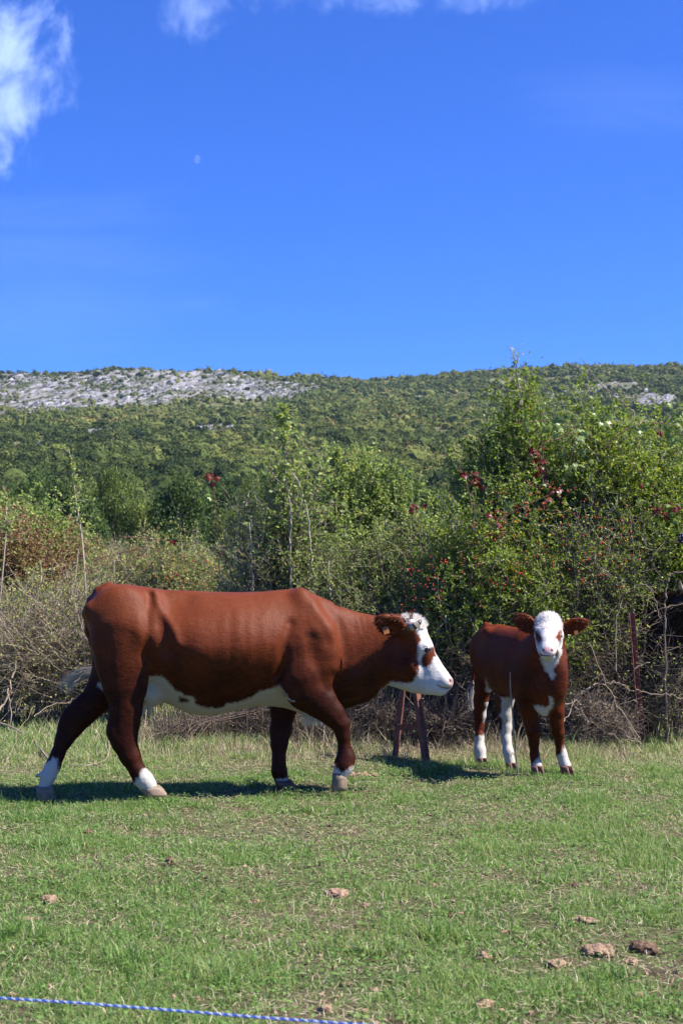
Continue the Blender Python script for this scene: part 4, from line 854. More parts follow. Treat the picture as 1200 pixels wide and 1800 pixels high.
def build_dark_cow():
    """black-brown horned cow standing in the shade behind the wire, mostly out of the picture"""
    rng = np.random.default_rng(9)
    B = Body(P(1122, 1290, 12.7) * [1, 1, 0], math.radians(-58), 0.017, (-1.5, -.6, -.05), (1.15, .6, 1.6))
    # body frame: +x towards the head, faces the camera and a little to the left
    c = lambda x, y, z: np.array([x, y, z], float)
    B.chain([(c(-1.25, 0, 1.02), .20, .75), (c(-1.05, 0, .98), .30, .78), (c(-.5, 0, .90), .36, .82), (c(0, 0, .88), .37, .80), (c(.30, 0, .92), .33, .66)], k=.08)
    B.chain([(c(.25, 0, 1.0), .26, .6), (c(.55, 0, 1.08), .19, .6), (c(.78, 0, 1.14), .14, .75)], k=.08)
    B.chain([(c(.78, 0, 1.22), .11, 1.0), (c(.86, 0, 1.10), .105, 1.0), (c(.95, 0, .92), .075, .95), (c(.99, 0, .80), .062, 1.1)], k=.05, part='head')
    for s in (-1, 1):
        B.chain([(c(.30, s * .16, .85), .15, .7), (c(.33, s * .17, .55), .075, .8), (c(.33, s * .17, .38), .055, 1), (c(.31, s * .17, .12), .042, 1), (c(.33, s * .17, .05), .050, 1)], k=.04)
        B.chain([(c(-1.10, s * .15, .9), .20, .6), (c(-1.05, s * .18, .62), .10, .7), (c(-1.22, s * .18, .42), .055, .9), (c(-1.16, s * .18, .12), .042, 1), (c(-1.12, s * .18, .05), .050, 1)], k=.04)
        ax = unit(np.array([[-.15, s * 1., -.05]]))[0]; B.ell(c(.72, s * .19, 1.20), frame_from(ax, (1, 0, 0)), (.12, .055, .022), .02)
    V, Q = B.surface(); Wd = B.world(V); n = len(V)
    root = empty('cow', B.o); tag(root, 'black-brown horned cow half hidden in dark scrub at the right edge', 'cow')
    body = mesh_np('body', Wd, Q, M_hide_dark, root, True, {'white': np.full(n, -1.0), 'dirt': np.zeros(n), 'lift': np.zeros(n)}, {'skin': np.zeros((n, 4))})
    for s in (-1, 1):
        g = Geo(); pth = np.array([[.76, s * .08, 1.27], [.76, s * .17, 1.30], [.78, s * .26, 1.32], [.83, s * .32, 1.38]]); W_ = B.world(pth)
        for i, (a, b) in enumerate(((.030, .027), (.027, .020), (.020, .006))): tubes(g, np.stack([W_[i], (W_[i] + W_[i + 1]) / 2, W_[i + 1]])[None], [a], [b], 10)
        g.build('horn', M_horn, body, True)
        ball('eye', B.world(c(.93, s * .095, 1.10)), .02, M_eye, body)
    g = Geo(); p, nr = surf_pick(rng, Wd, Q, (V[:, 2] > 1.26) & (V[:, 0] > .6), 900); hair(g, p, nr + np.array([0, 0, .2]), .05, .005, rng, .2, spread=.4); g.build('poll_hair', M_redhair, body)
    g = Geo(); tubes(g, B.world(np.array([[[-1.42, 0, 1.12], [-1.47, 0, 1.0], [-1.47, .02, .7], [-1.46, .03, .35]]])), [.03], [.012], 6); g.build('tail', M_hide_dark, body)
    for x, s in ((.33, -1), (.33, 1), (-1.12, -1), (-1.12, 1)): make_hoof(B, 'hoof', c(x, s * (.17 if x > 0 else .18), .07), c(x + .09, s * (.17 if x > 0 else .18), 0.0), .10, .06, M_hoofd, root)
if 'dark' not in SKIP: build_dark_cow()
# ------------------------------------------------------------------ plants
G1 = [(0, (0.055, 0.095, 0.014)), (0.45, (0.155, 0.225, 0.034)), (0.8, (0.28, 0.36, 0.056)), (1, (0.46, 0.42, 0.08))]
M_rose = leaf_mat('rose_leaves', G1, .38, .42, .25)
M_light = leaf_mat('light_green_leaves', [(0, (0.09, 0.14, 0.034)), (0.5, (0.20, 0.27, 0.070)), (0.85, (0.32, 0.39, 0.11)), (1, (0.48, 0.45, 0.14))], .4, .45, .22)
M_grey = leaf_mat('grey_green_leaves', [(0, (0.09, 0.13, 0.035)), (0.5, (0.20, 0.26, 0.070)), (0.85, (0.33, 0.37, 0.11)), (1, (0.44, 0.33, 0.12))], .35, .5, .2)
M_autumn = leaf_mat('autumn_leaves', [(0, (0.14, 0.045, 0.03)), (0.30, (0.24, 0.10, 0.055)), (0.5, (0.24, 0.21, 0.075)), (1, (0.30, 0.33, 0.10))], .35, .5, .35)
M_straw = leaf_mat('dry_stalks', [(0, (0.09, 0.065, 0.04)), (0.4, (0.24, 0.185, 0.115)), (0.75, (0.42, 0.345, 0.22)), (1, (0.56, 0.48, 0.32))], .2, .7, .25)
M_oak = leaf_mat('oak_foliage', [(0, (0.020, 0.042, 0.012)), (0.4, (0.050, 0.088, 0.020)), (0.75, (0.095, 0.14, 0.032)), (1, (0.16, 0.18, 0.045))], .2, .7, .2)
M_shrub = leaf_mat('meadow_shrub_leaves', [(0, (0.07, 0.105, 0.03)), (0.45, (0.145, 0.175, 0.055)), (0.8, (0.23, 0.25, 0.085)), (1, (0.30, 0.14, 0.09))], .3, .6, .3)
M_vine = leaf_mat('vine_leaves', [(0, (0.09, 0.010, 0.008)), (0.30, (0.20, 0.035, 0.014)), (0.34, (0.12, 0.19, 0.04)), (1, (0.28, 0.34, 0.09))], .4, .4, .4)
M_twig = bark_mat('grey_twigs', [(0.0, (0.070, 0.046, 0.030)), (0.5, (0.21, 0.155, 0.105)), (1, (0.44, 0.36, 0.27))])
M_twigd = bark_mat('dark_twigs', [(0.0, (0.035, 0.022, 0.016)), (0.5, (0.11, 0.075, 0.052)), (1, (0.25, 0.19, 0.14))])
M_cane = bark_mat('red_canes', [(0.0, (0.09, 0.03, 0.02)), (0.5, (0.19, 0.075, 0.05)), (1, (0.30, 0.16, 0.11))])
M_bark = bark_mat('oak_bark', [(0.0, (0.04, 0.032, 0.025)), (0.5, (0.09, 0.075, 0.06)), (1, (0.16, 0.14, 0.12))], 3)
M_hip = plain_mat('rose_hip', (0.50, 0.045, 0.015), 0.3, 0.5, 0.25, 20, 0.0)

def bez(a, b, c, k):
    t = np.linspace(0, 1, k)[None, :, None]; return (1 - t) ** 2 * a[:, None] + 2 * t * (1 - t) * b[:, None] + t * t * c[:, None]
def at(pts, i, t):
    k = pts.shape[1] - 1; x = np.clip(t * k, 0, k - 1e-6); j = x.astype(int); f = (x - j)[:, None]
    p = pts[i, j] * (1 - f) + pts[i, j + 1] * f; d = unit(pts[i, j + 1] - pts[i, j]); return p, d
def env_points(rng, env, n):
    """env: list of (px, py, Y, rx_px, rz_px, ry_m)"""
    w = np.array([e[3] * e[4] for e in env], float); w /= w.sum(); idx = rng.choice(len(env), n, p=w)
    d = rdir(rng, n) * (rng.random(n) ** (1 / 2.4))[:, None]; C = np.array([P(e[0], e[1], e[2]) for e in env]); sc = np.array([[e[3] * e[2] / F_PX, e[5], e[4] * e[2] / F_PX] for e in env])
    return C[idx] + d * sc[idx]
def bush(name, label, cat, group, seed, bases, env, nstem=60, ntwig=700, nsub=2000, nleaf=14000, L=(.018, .03), mat=None, twig=None, stem_r=.010, bend=.35, hips=0, tone=(0.45, 0.2),
         upsub=.25, twlen=(.15, .45), hipenv=None, leaf_tmin=.35, sublen=(.06, .2), nj=.012):
    rng = np.random.default_rng(seed); mat = mat or M_rose; twig = twig or M_twig
    if nleaf > 9000: nleaf = int(nleaf * 2.1); L = (L[0] * 1.25, L[1] * 1.25); leaf_tmin -= .10
    T = env_points(rng, env, nstem); b = np.array([[x, y, 0] for x, y in bases]); bi = np.argmin(np.abs(T[:, None, 0] - b[None, :, 0]) + rng.random((nstem, len(b))) * .5, 1)
    S0 = b[bi] + np.concatenate([rng.normal(size=(nstem, 2)) * .10, np.zeros((nstem, 1))], 1); S0[:, 2] = terrain(S0[:, 0], S0[:, 1]) - .03
    mid = S0 * (1 - bend) + T * bend; mid[:, 2] = S0[:, 2] + (T[:, 2] - S0[:, 2]) * rng.uniform(.5, .95, nstem)
    st = bez(S0, mid, T, 12); st += rng.normal(size=st.shape) * .012 * np.linspace(0, 1, 12)[None, :, None]
    g = Geo(); tubes(g, st, rng.uniform(.6, 1.3, nstem) * stem_r, np.full(nstem, .002), 4, rng.random(nstem))
    i = rng.integers(0, nstem, ntwig); t = rng.uniform(.25, 1, ntwig); p, d = at(st, i, t)
    td = unit(d * .5 + rdir(rng, ntwig) * .9 + [0, 0, upsub]); ln = rng.uniform(*twlen, ntwig)[:, None]
    tw = bez(p, p + td * ln * .5 + rdir(rng, ntwig) * ln * .12, p + td * ln + rdir(rng, ntwig) * ln * .2 + [0, 0, -.02], 6); tw += rng.normal(size=tw.shape) * nj * .4
    tubes(g, tw, rng.uniform(.0016, .0032, ntwig), np.full(ntwig, .0012), 3, rng.random(ntwig))
    i = rng.integers(0, ntwig, nsub); t = rng.uniform(.15, 1, nsub); p, d = at(tw, i, t); td = unit(d * .5 + rdir(rng, nsub) + [0, 0, upsub]); ln = rng.uniform(*sublen, nsub)[:, None]
    sb = bez(p, p + td * ln * .5, p + td * ln + rdir(rng, nsub) * ln * .25, 4); tubes(g, sb, rng.uniform(.0009, .0016, nsub), np.full(nsub, .0008), 3, rng.random(nsub))
    root = empty(name, (float(b[:, 0].mean()), float(b[:, 1].mean()), 0)); tag(root, label, cat, group)
    g.build('stems', twig, root)
    if nleaf:
        n = nleaf; k = int(n * .35)
        p1, d1 = at(tw, rng.integers(0, ntwig, k), rng.uniform(.2, 1, k)); p2, d2 = at(sb, rng.integers(0, nsub, n - k), rng.uniform(.1, 1, n - k)); p = np.concatenate([p1, p2]); d = np.concatenate([d1, d2])
        lo = min(e[1] + e[4] for e in env); 
        # leaves thin out towards the shaded foot of the bush
        hgt = p[:, 2]; top = np.percentile(hgt, 95); keep = rng.random(n) < sstep(hgt / top, leaf_tmin - .2, leaf_tmin + .15) * .95 + .05; p, d = p[keep], d[keep]; n = len(p)
        ld = unit(d * .4 + rdir(rng, n)); up = unit(rdir(rng, n) * .9 + [0, -.1, .8]); Ls = rng.uniform(*L, n)
        tn = np.clip(tone[0] + tone[1] * rng.normal(size=n) + .22 * fbm(p, 2.2, 2, seed), 0, 1)
        g = Geo(); leaves(g, p, ld, up, Ls, Ls * rng.uniform(.5, .75, n), tn, .08); g.build('foliage', mat, root)
    if hips:
        q = env_points(rng, hipenv, hips); o = np.repeat(q, 2, 0)[:hips * 2] + rng.normal(size=(hips * 2, 3)) * .018
        v0, f0 = ICO1; sc = rng.uniform(.004, .0075, len(o)); VV = o[:, None] + v0[None] * sc[:, None, None] * np.array([1, 1, 1.3])
        g = Geo(); g.add(VV.reshape(-1, 3), T=(f0[None] + (np.arange(len(o)) * len(v0))[:, None, None]).reshape(-1, 3)); h = g.build('rose_hips', M_hip, root, True); h['kind'] = 'stuff'
    return root
gx = lambda px, Y: (px - 600) / F_PX * Y
if 'bush' not in SKIP:
    # ---- hedge on the right
    bush('rose_bush', 'dense wild rose bush full of red hips behind the calf', 'bush', None, 21, [(gx(800, 12.2), 12.3), (gx(880, 12.2), 12.5), (gx(930, 12.3), 12.2)],
         [(880, 960, 12.4, 115, 120, .7), (850, 1060, 12.2, 110, 110, .6), (930, 1080, 12.2, 110, 130, .6), (800, 1010, 12.5, 70, 120, .5)], 130, 2200, 7000, 38000, (.016, .028), hips=110,
         hipenv=[(900, 915, 11.75, 90, 60, .15), (860, 1010, 11.7, 130, 60, .15), (960, 900, 11.75, 60, 70, .15)], leaf_tmin=.42)
    bush('hawthorn', 'tall hawthorn bush above the calf with one thin shoot reaching over the skyline', 'bush', None, 22, [(gx(930, 13.3), 13.4), (gx(900, 13.3), 13.5)],
         [(930, 760, 13.3, 75, 75, .6), (900, 850, 13.3, 100, 100, .7), (960, 860, 13.3, 100, 110, .7), (850, 800, 13.4, 30, 40, .4), (905, 700, 13.3, 16, 55, .25), (940, 700, 13.2, 25, 45, .25)], 120, 2000, 6000, 38000, (.018, .032), leaf_tmin=.40, tone=(.42, .2), upsub=.5)
    bush('hawthorn', 'broad hawthorn bush at the right edge, a bare grey branch leaning from its top', 'bush', None, 23, [(gx(1090, 13.0), 13.0), (gx(1160, 13.0), 13.2), (gx(1230, 13), 13.1)],
         [(1080, 790, 13.0, 100, 100, .8), (1170, 830, 13.0, 110, 110, .8), (1080, 900, 12.8, 120, 120, .7), (1190, 950, 12.8, 120, 120, .7), (1040, 720, 13.0, 40, 60, .4), (1250, 880, 13, 90, 120, .8)], 170, 2900, 9000, 56000, (.018, .032), leaf_tmin=.42, tone=(.50, .2), upsub=.4)
    bush('rose_bush', 'tangled wild rose bush with few leaves and many bare canes behind the leaning rusty post', 'bush', None, 24, [(gx(1000, 12.3), 12.4), (gx(1060, 12.3), 12.5), (gx(1120, 12.5), 12.8)],
         [(1010, 1010, 12.3, 80, 120, .5), (1060, 960, 12.3, 80, 110, .5), (1120, 1000, 12.5, 80, 90, .5), (1040, 1110, 12.3, 90, 110, .5)], 150, 2000, 6000, 13000, (.014, .026), twig=M_twig, hips=44, hipenv=[(1050, 960, 11.8, 90, 90, .2)], leaf_tmin=.5)
    # low dark scrub feet on the right
    bush('thorn_scrub', 'leafless grey thorn scrub at the foot of the hedge behind the calf', 'scrub', None, 25, [(gx(x, 12.4), 12.4) for x in (830, 900, 980, 1040)],
         [(850, 1180, 12.2, 90, 90, .5), (960, 1180, 12.2, 90, 90, .5), (1050, 1200, 12.3, 60, 80, .5)], 420, 5200, 12000, 2500, (.012, .022), twig=M_twigd, leaf_tmin=.1, stem_r=.005)
    # ---- middle
    bush('ash_sapling', 'tall young ash bush with big feathery leaves above the back of the big cow', 'bush', None, 31, [(gx(520, 13.4), 13.4), (gx(490, 13.4), 13.5)],
         [(500, 830, 13.4, 45, 60, .35), (500, 760, 13.4, 14, 45, .15), (540, 870, 13.4, 60, 70, .4), (490, 900, 13.4, 50, 60, .4), (535, 970, 13.3, 60, 80, .4)], 46, 900, 2200, 7600, (.034, .062), mat=M_light, leaf_tmin=.35, tone=(.45, .2), upsub=.4, stem_r=.009)
    bush('elm_bush', 'bright green bush of upright leafy shoots between the ash sapling and the hawthorn', 'bush', None, 32, [(gx(600, 15.5), 15.5), (gx(660, 15.5), 15.6)],
         [(610, 880, 15.5, 50, 75, .5), (655, 850, 15.5, 26, 65, .3), (690, 920, 15.5, 45, 80, .5), (600, 960, 15.5, 80, 80, .5), (640, 1000, 15.3, 110, 70, .5), (580, 840, 15.5, 25, 50, .3), (735, 950, 15.5, 40, 60, .5)], 130, 1900, 6000, 36000, (.022, .04), mat=M_light, leaf_tmin=.30, tone=(.55, .2), upsub=.9, twlen=(.15, .4))
    bush('rose_bush', 'grey-green wild rose thicket just above the neck of the big cow', 'bush', None, 33, [(gx(x, 12.9), 12.9) for x in (560, 620, 690, 740)],
         [(600, 1000, 12.9, 100, 70, .5), (700, 990, 12.9, 90, 80, .5), (650, 1070, 12.7, 120, 80, .5), (760, 1060, 12.6, 60, 90, .5), (740, 960, 13.0, 60, 60, .4)], 150, 2400, 8000, 36000, (.013, .024), mat=M_grey, hips=34, hipenv=[(740, 1040, 12.1, 60, 80, .15)], leaf_tmin=.35, tone=(.5, .22))
    bush('rose_bush', 'thin wild rose bush with pale trunks directly above the back of the big cow', 'bush', None, 34, [(gx(x, 13.3), 13.3) for x in (440, 480, 520, 560)],
         [(450, 960, 13.3, 50, 60, .4), (430, 1030, 13.3, 60, 40, .4), (510, 1000, 13.3, 70, 60, .4), (420, 920, 13.3, 22, 60, .2)], 60, 1000, 3600, 8800, (.018, .034), mat=M_light, leaf_tmin=.2, tone=(.5, .25), upsub=.4)
    # ---- left
    bush('rose_bush', 'low arching wild rose with scattered red hips behind the rump of the big cow', 'bush', None, 41, [(gx(x, 15.5), 15.6) for x in (220, 300, 380)],
         [(260, 1030, 15.5, 110, 45, .5), (370, 1030, 15.3, 80, 45, .5), (300, 980, 15.5, 120, 30, .4)], 110, 1700, 5000, 17000, (.014, .028), mat=M_grey, hips=44, hipenv=[(300, 1000, 14.9, 130, 40, .2)], leaf_tmin=.35, tone=(.66, .2))
    bush('dogwood', 'bush with reddish autumn leaves at the left edge above the bare tangle', 'bush', None, 42, [(gx(x, 16.5), 16.6) for x in (-10, 40, 90)],
         [(20, 960, 16.5, 80, 60, .6), (60, 1000, 16.5, 80, 50, .6), (-40, 930, 16.5, 60, 80, .6), (110, 980, 16.8, 50, 50, .5)], 110, 1700, 5000, 22000, (.02, .036), mat=M_autumn, leaf_tmin=.3, tone=(.50, .28), twig=M_cane)
    bush('willow_bush', 'yellow-green bush standing behind the reddish bush at the left edge', 'bush', None, 43, [(gx(x, 19), 19) for x in (10, 60, 140)],
         [(30, 920, 19, 60, 50, .7), (100, 950, 19, 60, 60, .7), (-30, 900, 19, 50, 60, .7)], 80, 1300, 3600, 18000, (.028, .045), mat=M_light, leaf_tmin=.2, tone=(.62, .2))
    bush('blackthorn_scrub', 'tangle of bare grey branches with a few yellow leaves left of the big cow', 'scrub', None, 44, [(gx(x, 13.6), 13.7) for x in (-40, 20, 80, 140, 190)],
         [(20, 1110, 13.6, 110, 60, .6), (120, 1100, 13.6, 80, 70, .6), (60, 1170, 13.4, 130, 50, .5), (200, 1080, 13.8, 60, 60, .4)], 190, 1900, 5200, 8000, (.016, .03), mat=M_light, twig=M_twig, leaf_tmin=-.2, tone=(.85, .15), stem_r=.007, twlen=(.25, .8))
    bush('blackthorn_scrub', 'dry grass-grown thicket behind the tangle of bare branches', 'scrub', None, 45, [(gx(x, 15.2), 15.3) for x in (0, 70, 140, 220, 300)],
         [(60, 1060, 15.2, 130, 50, .5), (180, 1080, 15.2, 100, 60, .5), (290, 1080, 15.2, 90, 50, .5)], 200, 2000, 6000, 20000, (.014, .026), mat=M_grey, leaf_tmin=.1, tone=(.72, .2), stem_r=.006)
    bush('backing_thicket', 'added dark backing thicket closing the gap behind the dark cow at the right edge', 'scrub', None, 26, [(gx(x, 15.2), 15.3) for x in (1120, 1180, 1240)],  # added backing; its dark leaf tone makes the gap read as shade
         [(1130, 1120, 15.2, 80, 110, .7), (1210, 1130, 15.2, 80, 120, .7), (1170, 1210, 15.2, 110, 70, .7)], 170, 2600, 8000, 26000, (.02, .035), mat=M_rose, twig=M_twigd, leaf_tmin=-.3, tone=(.25, .15))
    for sd, lab, xs, env in ((27, 'low dark thorny tangle behind the belly of the big cow', (300, 350, 400, 450), [(310, 1295, 12.2, 50, 26, .35), (380, 1285, 12.3, 60, 32, .35), (450, 1270, 12.4, 50, 38, .35)]),
                             (28, 'low dry thorny tangle behind the forelegs and under the neck of the big cow', (520, 570, 620, 670), [(530, 1275, 12.1, 50, 34, .35), (610, 1270, 12.0, 60, 36, .35), (680, 1260, 12.0, 50, 40, .35)]),
                             (29, 'low dry tangle between the steel brace and the calf', (730, 780, 820), [(760, 1275, 11.9, 50, 36, .3), (820, 1265, 11.9, 40, 44, .3)]),
                             (30, 'low dry tangle at the foot of the hedge right of the calf', (1020, 1070), [(1030, 1260, 11.9, 40, 44, .3), (1080, 1270, 11.9, 30, 36, .3)])):
        bush('thorn_scrub', lab, 'scrub', None, sd, [(gx(x, env[0][2]), env[0][2]) for x in xs], env, 150, 1500, 3600, 1400, (.010, .02), mat=M_straw, twig=M_twigd if sd < 30 else M_twig, leaf_tmin=-.3, stem_r=.004, tone=(.5, .3), twlen=(.10, .3), sublen=(.04, .12))
    bush('thorn_scrub', 'sparse bare thorn twigs hanging in front of the dark cow at the right edge', 'scrub', None, 38, [(gx(x, 12.1), 12.1) for x in (1135, 1190)],
         [(1150, 1120, 12.0, 50, 70, .25), (1190, 1200, 12.0, 50, 70, .25), (1140, 1230, 12.0, 40, 50, .25)], 30, 360, 1100, 900, (.018, .032), mat=M_light, twig=M_twigd, leaf_tmin=-.3, stem_r=.005, tone=(.6, .2))
# ------------------------------------------------------------------ grass, dry stalks, clods
M_grass = leaf_mat('grass_blades', [(0, (0.042, 0.092, 0.022)), (0.35, (0.110, 0.212, 0.046)), (0.62, (0.190, 0.300, 0.085)), (0.74, (0.31, 0.33, 0.14)), (0.86, (0.48, 0.42, 0.26)), (1, (0.64, 0.56, 0.40))], .38, .5, .16)
M_soil = plain_mat('dry_soil', (0.26, 0.175, 0.115), .95, .1, .45, 60, 1.0, bdist=.01)
M_soild = plain_mat('moist_soil', (0.12, 0.075, 0.05), .95, .1, .45, 60, 1.0, bdist=.01)
def blades(g, p, h, w, rng, tone, lean=.5, bias=(0, 0)):
    n = len(p); az = rng.random(n) * 2 * math.pi; ln = np.abs(rng.normal(size=n)) * lean + .1
    d = np.stack([np.cos(az) * ln + bias[0], np.sin(az) * ln + bias[1], np.ones(n)], -1); d1 = unit(d); d2 = unit(d + np.stack([np.cos(az) * ln * 1.6, np.sin(az) * ln * 1.6, -.35 * ln * 2], -1))
    yaw = rng.random(n) * math.pi; s = np.stack([np.cos(yaw), np.sin(yaw), 0 * yaw], -1) * (w / 2)[:, None]
    P1 = p + d1 * (h * .5)[:, None]; P2 = P1 + d2 * (h * .5)[:, None]
    V = np.stack([p - s, p + s, P1 + s * .8, P1 - s * .8, P2], 1); i = np.arange(n)[:, None] * 5
    g.add(V.reshape(-1, 3), Q=i + np.array([[0, 1, 2, 3]]), T=i + np.array([[3, 2, 4]]), a=np.repeat(tone, 5))
if 'grass' not in SKIP:
    rng = np.random.default_rng(77)
    def field(n, y0, y1, pw=1.0, mg=1.4):
        y = y0 + (y1 - y0) * rng.random(n) ** pw; hw = .242 * y + mg; x = (rng.random(n) * 2 - 1) * hw
        keep = rng.random(n) < hw / (.242 * y1 + mg); return x[keep], y[keep]
    x, y = field(1600000, 3.9, 12.6)
    q = np.stack([x, y], -1)
    cl = fbm(q, 2.6, 4, 12); fine = vnoise(q, 22, 14); bare = fbm(q, 1.7, 3, 18)
    k = rng.random(len(x)) < np.clip(.62 + 1.0 * cl + .5 * fine - 1.6 * np.clip(bare - .08, 0, 1), .07, 1); x, y, q, cl, fine, bare = [a[k] for a in (x, y, q, cl, fine, bare)]
    n = len(x); big = vnoise(q, .7, 5)
    h = np.clip(rng.lognormal(0, .38, n) * (.019 + .028 * np.clip(cl + .15, 0, 1) + .008 * fine), .012, .16)
    tuft = vnoise(q, 5.0, 91); tall = tuft > .62; h[tall] *= 1.7
    rough = sstep(y, 10.2, 11.3); h *= 1 + .9 * rough * rng.random(n)
    w = rng.uniform(.0025, .0055, n) * (1 + .3 * tall)
    tone = np.clip(.44 + .19 * rng.normal(size=n) + .28 * cl + .12 * big, 0, .70)
    dry = rng.random(n) < np.clip(.13 - .40 * cl + .32 * rough + .25 * np.clip(bare, 0, 1), .04, .75); tone[dry] = rng.uniform(.68, 1, dry.sum())
    g = Geo(); blades(g, np.stack([x, y, terrain(x, y) - .004], -1), h, w, rng, tone, .62)
    # dead blades lying on the soil
    x, y = field(105000, 3.9, 12.5); m = len(x); p = np.stack([x, y, terrain(x, y) + rng.uniform(.002, .018, m)], -1); az = rng.random(m) * 6.28
    leaves(g, p, np.stack([np.cos(az), np.sin(az), rng.normal(size=m) * .25], -1), rdir(rng, m) * .4 + [0, 0, 1], rng.uniform(.02, .075, m), rng.uniform(.002, .004, m), rng.uniform(.72, 1, m))
    # small broad leaves between the blades
    x, y = field(70000, 3.9, 10.5); m = len(x); kk = (vnoise(np.stack([x, y], -1), 3.0, 55) + .5 * rng.normal(size=m) > .15); x, y = x[kk], y[kk]; m = len(x)
    p = np.stack([x, y, terrain(x, y) + rng.uniform(.008, .035, m)], -1); az = rng.random(m) * 6.28
    leaves(g, p, np.stack([np.cos(az), np.sin(az), .3 + 0 * x], -1), rdir(rng, m) * .5 + [0, 0, 1], rng.uniform(.012, .028, m), rng.uniform(.008, .017, m), np.clip(.45 + .12 * rng.normal(size=m), 0, .66))
    # taller blades the mower-like grazing left round the hooves
    for hx_, hy_, Y_ in ((85, 1402, 9.22), (270, 1396, 9.14), (500, 1390, 9.42), (598, 1392, 9.28), (945, 1363, 10.08), (1000, 1363, 10.06), (900, 1352, 10.42), (848, 1346, 10.72)):
        c_ = P(hx_, hy_, Y_); m = 330; ax_ = c_[0] + rng.normal(size=m) * .11; ay_ = c_[1] - .02 + rng.normal(size=m) * .07
        blades(g, np.stack([ax_, ay_, terrain(ax_, ay_) - .004], -1), rng.uniform(.03, .075, m), rng.uniform(.0025, .005, m), rng, np.clip(.42 + .2 * rng.normal(size=m), 0, .9), .5)
    o = g.build('pasture_grass', M_grass); tag(o, 'short sunlit pasture grass with dry blades and bare soil between', 'grass', kind='stuff')
    # tall dry grass and weed stalks at the foot of the hedge
    g = Geo(); n = 85000; y = rng.uniform(10.9, 17.5, n); x = (rng.random(n) * 2 - 1) * (.26 * y + .6)
    px = 600 + x / y * F_PX; front = 10.95 + .5 * rng.random(n) ** 2 + 2.6 * sstep(-px, -330, -60) + .35 * fbm(np.stack([x, y], -1), 1.2, 3, 6)
    k = (y > front) & (px < 1105) & (rng.random(n) < .25 + .75 * np.exp(-(y - front) / 1.6)) & (rng.random(n) < .35 + .65 * (fbm(np.stack([x, y], -1), 2.2, 3, 66) > -.1)); x, y, px = x[k], y[k], px[k]; n = len(x)
    h = rng.uniform(.08, .30, n) * (.55 + .9 * sstep(fbm(np.stack([x, y], -1), 1.5, 2, 61), -.3, .4)); h = np.where(px < 330, h * .8, h)
    tn = rng.uniform(.1, 1, n); blades(g, np.stack([x, y, terrain(x, y)], -1), h, rng.uniform(.002, .005, n), rng, tn, .6)
    n = 3400; y = rng.uniform(11.6, 14.5, n); x = (rng.random(n) * 2 - 1) * (.25 * y + .3); px = 600 + x / y * F_PX; k = (px > 250) & (px < 1090) & (rng.random(n) < .25 + .25 * (px > 430)); x, y = x[k], y[k]; n = len(x)
    hh = rng.uniform(.35, 1.15, n); b = np.stack([x, y, terrain(x, y)], -1); tp = b + np.stack([rng.normal(size=n) * .22, rng.normal(size=n) * .22, hh], -1)
    st = bez(b, (b + tp) / 2 + rng.normal(size=(n, 3)) * .04, tp, 6); tubes(g, st, rng.uniform(.002, .005, n), np.full(n, .0012), 3, rng.uniform(0, .6, n))
    o = g.build('dry_undergrowth', M_straw); tag(o, 'dry grass and dead weed stalks along the foot of the hedge', 'dry grass', kind='stuff')
    g = Geo(); n = 76000; y = rng.uniform(11.4, 19, n); x = (rng.random(n) * 2 - 1) * (.26 * y + .6); px = 600 + x / y * F_PX; k = (rng.random(n) < np.where(px < 420, 1, .6)) & (vnoise(np.stack([x, y], -1), 1.3, 7) + .4 * rng.normal(size=n) > -.15); x, y = x[k], y[k]; n = len(x)
    tone = np.clip(.36 + .2 * rng.normal(size=n) + .42 * (rng.random(n) < .45), 0, 1); blades(g, np.stack([x, y, terrain(x, y)], -1), rng.uniform(.05, .17, n), rng.uniform(.004, .008, n), rng, tone, .5)
    o = g.build('rough_grass', M_grass); tag(o, 'rough green grass between the bushes behind the cows', 'grass', kind='stuff')
    # meadow cover further back
    g = Geo(); n = 90000; y = 17 + 110 * rng.random(n) ** 1.7; x = (rng.random(n) * 2 - 1) * (.27 * y + 1); s = (y / 17) ** .7
    leaves(g, np.stack([x, y, terrain(x, y) + rng.random(n) * .25 * s], -1), rdir(rng, n) + [0, 0, .6], rdir(rng, n), rng.uniform(.06, .16, n) * s, rng.uniform(.02, .05, n) * s, np.clip(.55 + .25 * rng.normal(size=n), 0, .95))
    o = g.build('meadow_cover', M_shrub); tag(o, 'uncut meadow growth between the shrubs in the valley', 'meadow', kind='stuff')
    # ---- clods of dug-up earth
    def clod(px, py, wpx, hpx, label, mat, seed):
        r = np.random.default_rng(seed); Y = H_CAM * F_PX / (py - HORIZON); c = P(px, py, Y); m_ = Y / F_PX; z0 = gz(c[0], c[1]); c[2] = z0
        g = Geo(); v0, f0 = ICO3; k = max(7, int(wpx / 2.6)) 
        for j in range(k):
            s_ = r.uniform(.14, .50) * hpx * m_; o_ = c + np.array([r.uniform(-.5, .5) * wpx * m_ * .8, r.uniform(-.4, .4) * hpx * m_ * 1.6, s_ * .45])
            if j == 0: s_ = hpx * m_ * .62; o_ = c + [0, 0, s_ * .4]
            d = 1 + .38 * fbm(v0 + j * 9.3, 1.7, 3, seed + j)[:, None] + .22 * fbm(v0 + j * 3.1, 5, 2, seed + j)[:, None]
            g.add(o_ + v0 * d * s_ * r.uniform(.75, 1.3, 3) * [1.15, 1.1, .72], T=f0)
        o = g.build('soil_clod', mat, None, False); tag(o, label, 'clod', 'clods of earth in the pasture')
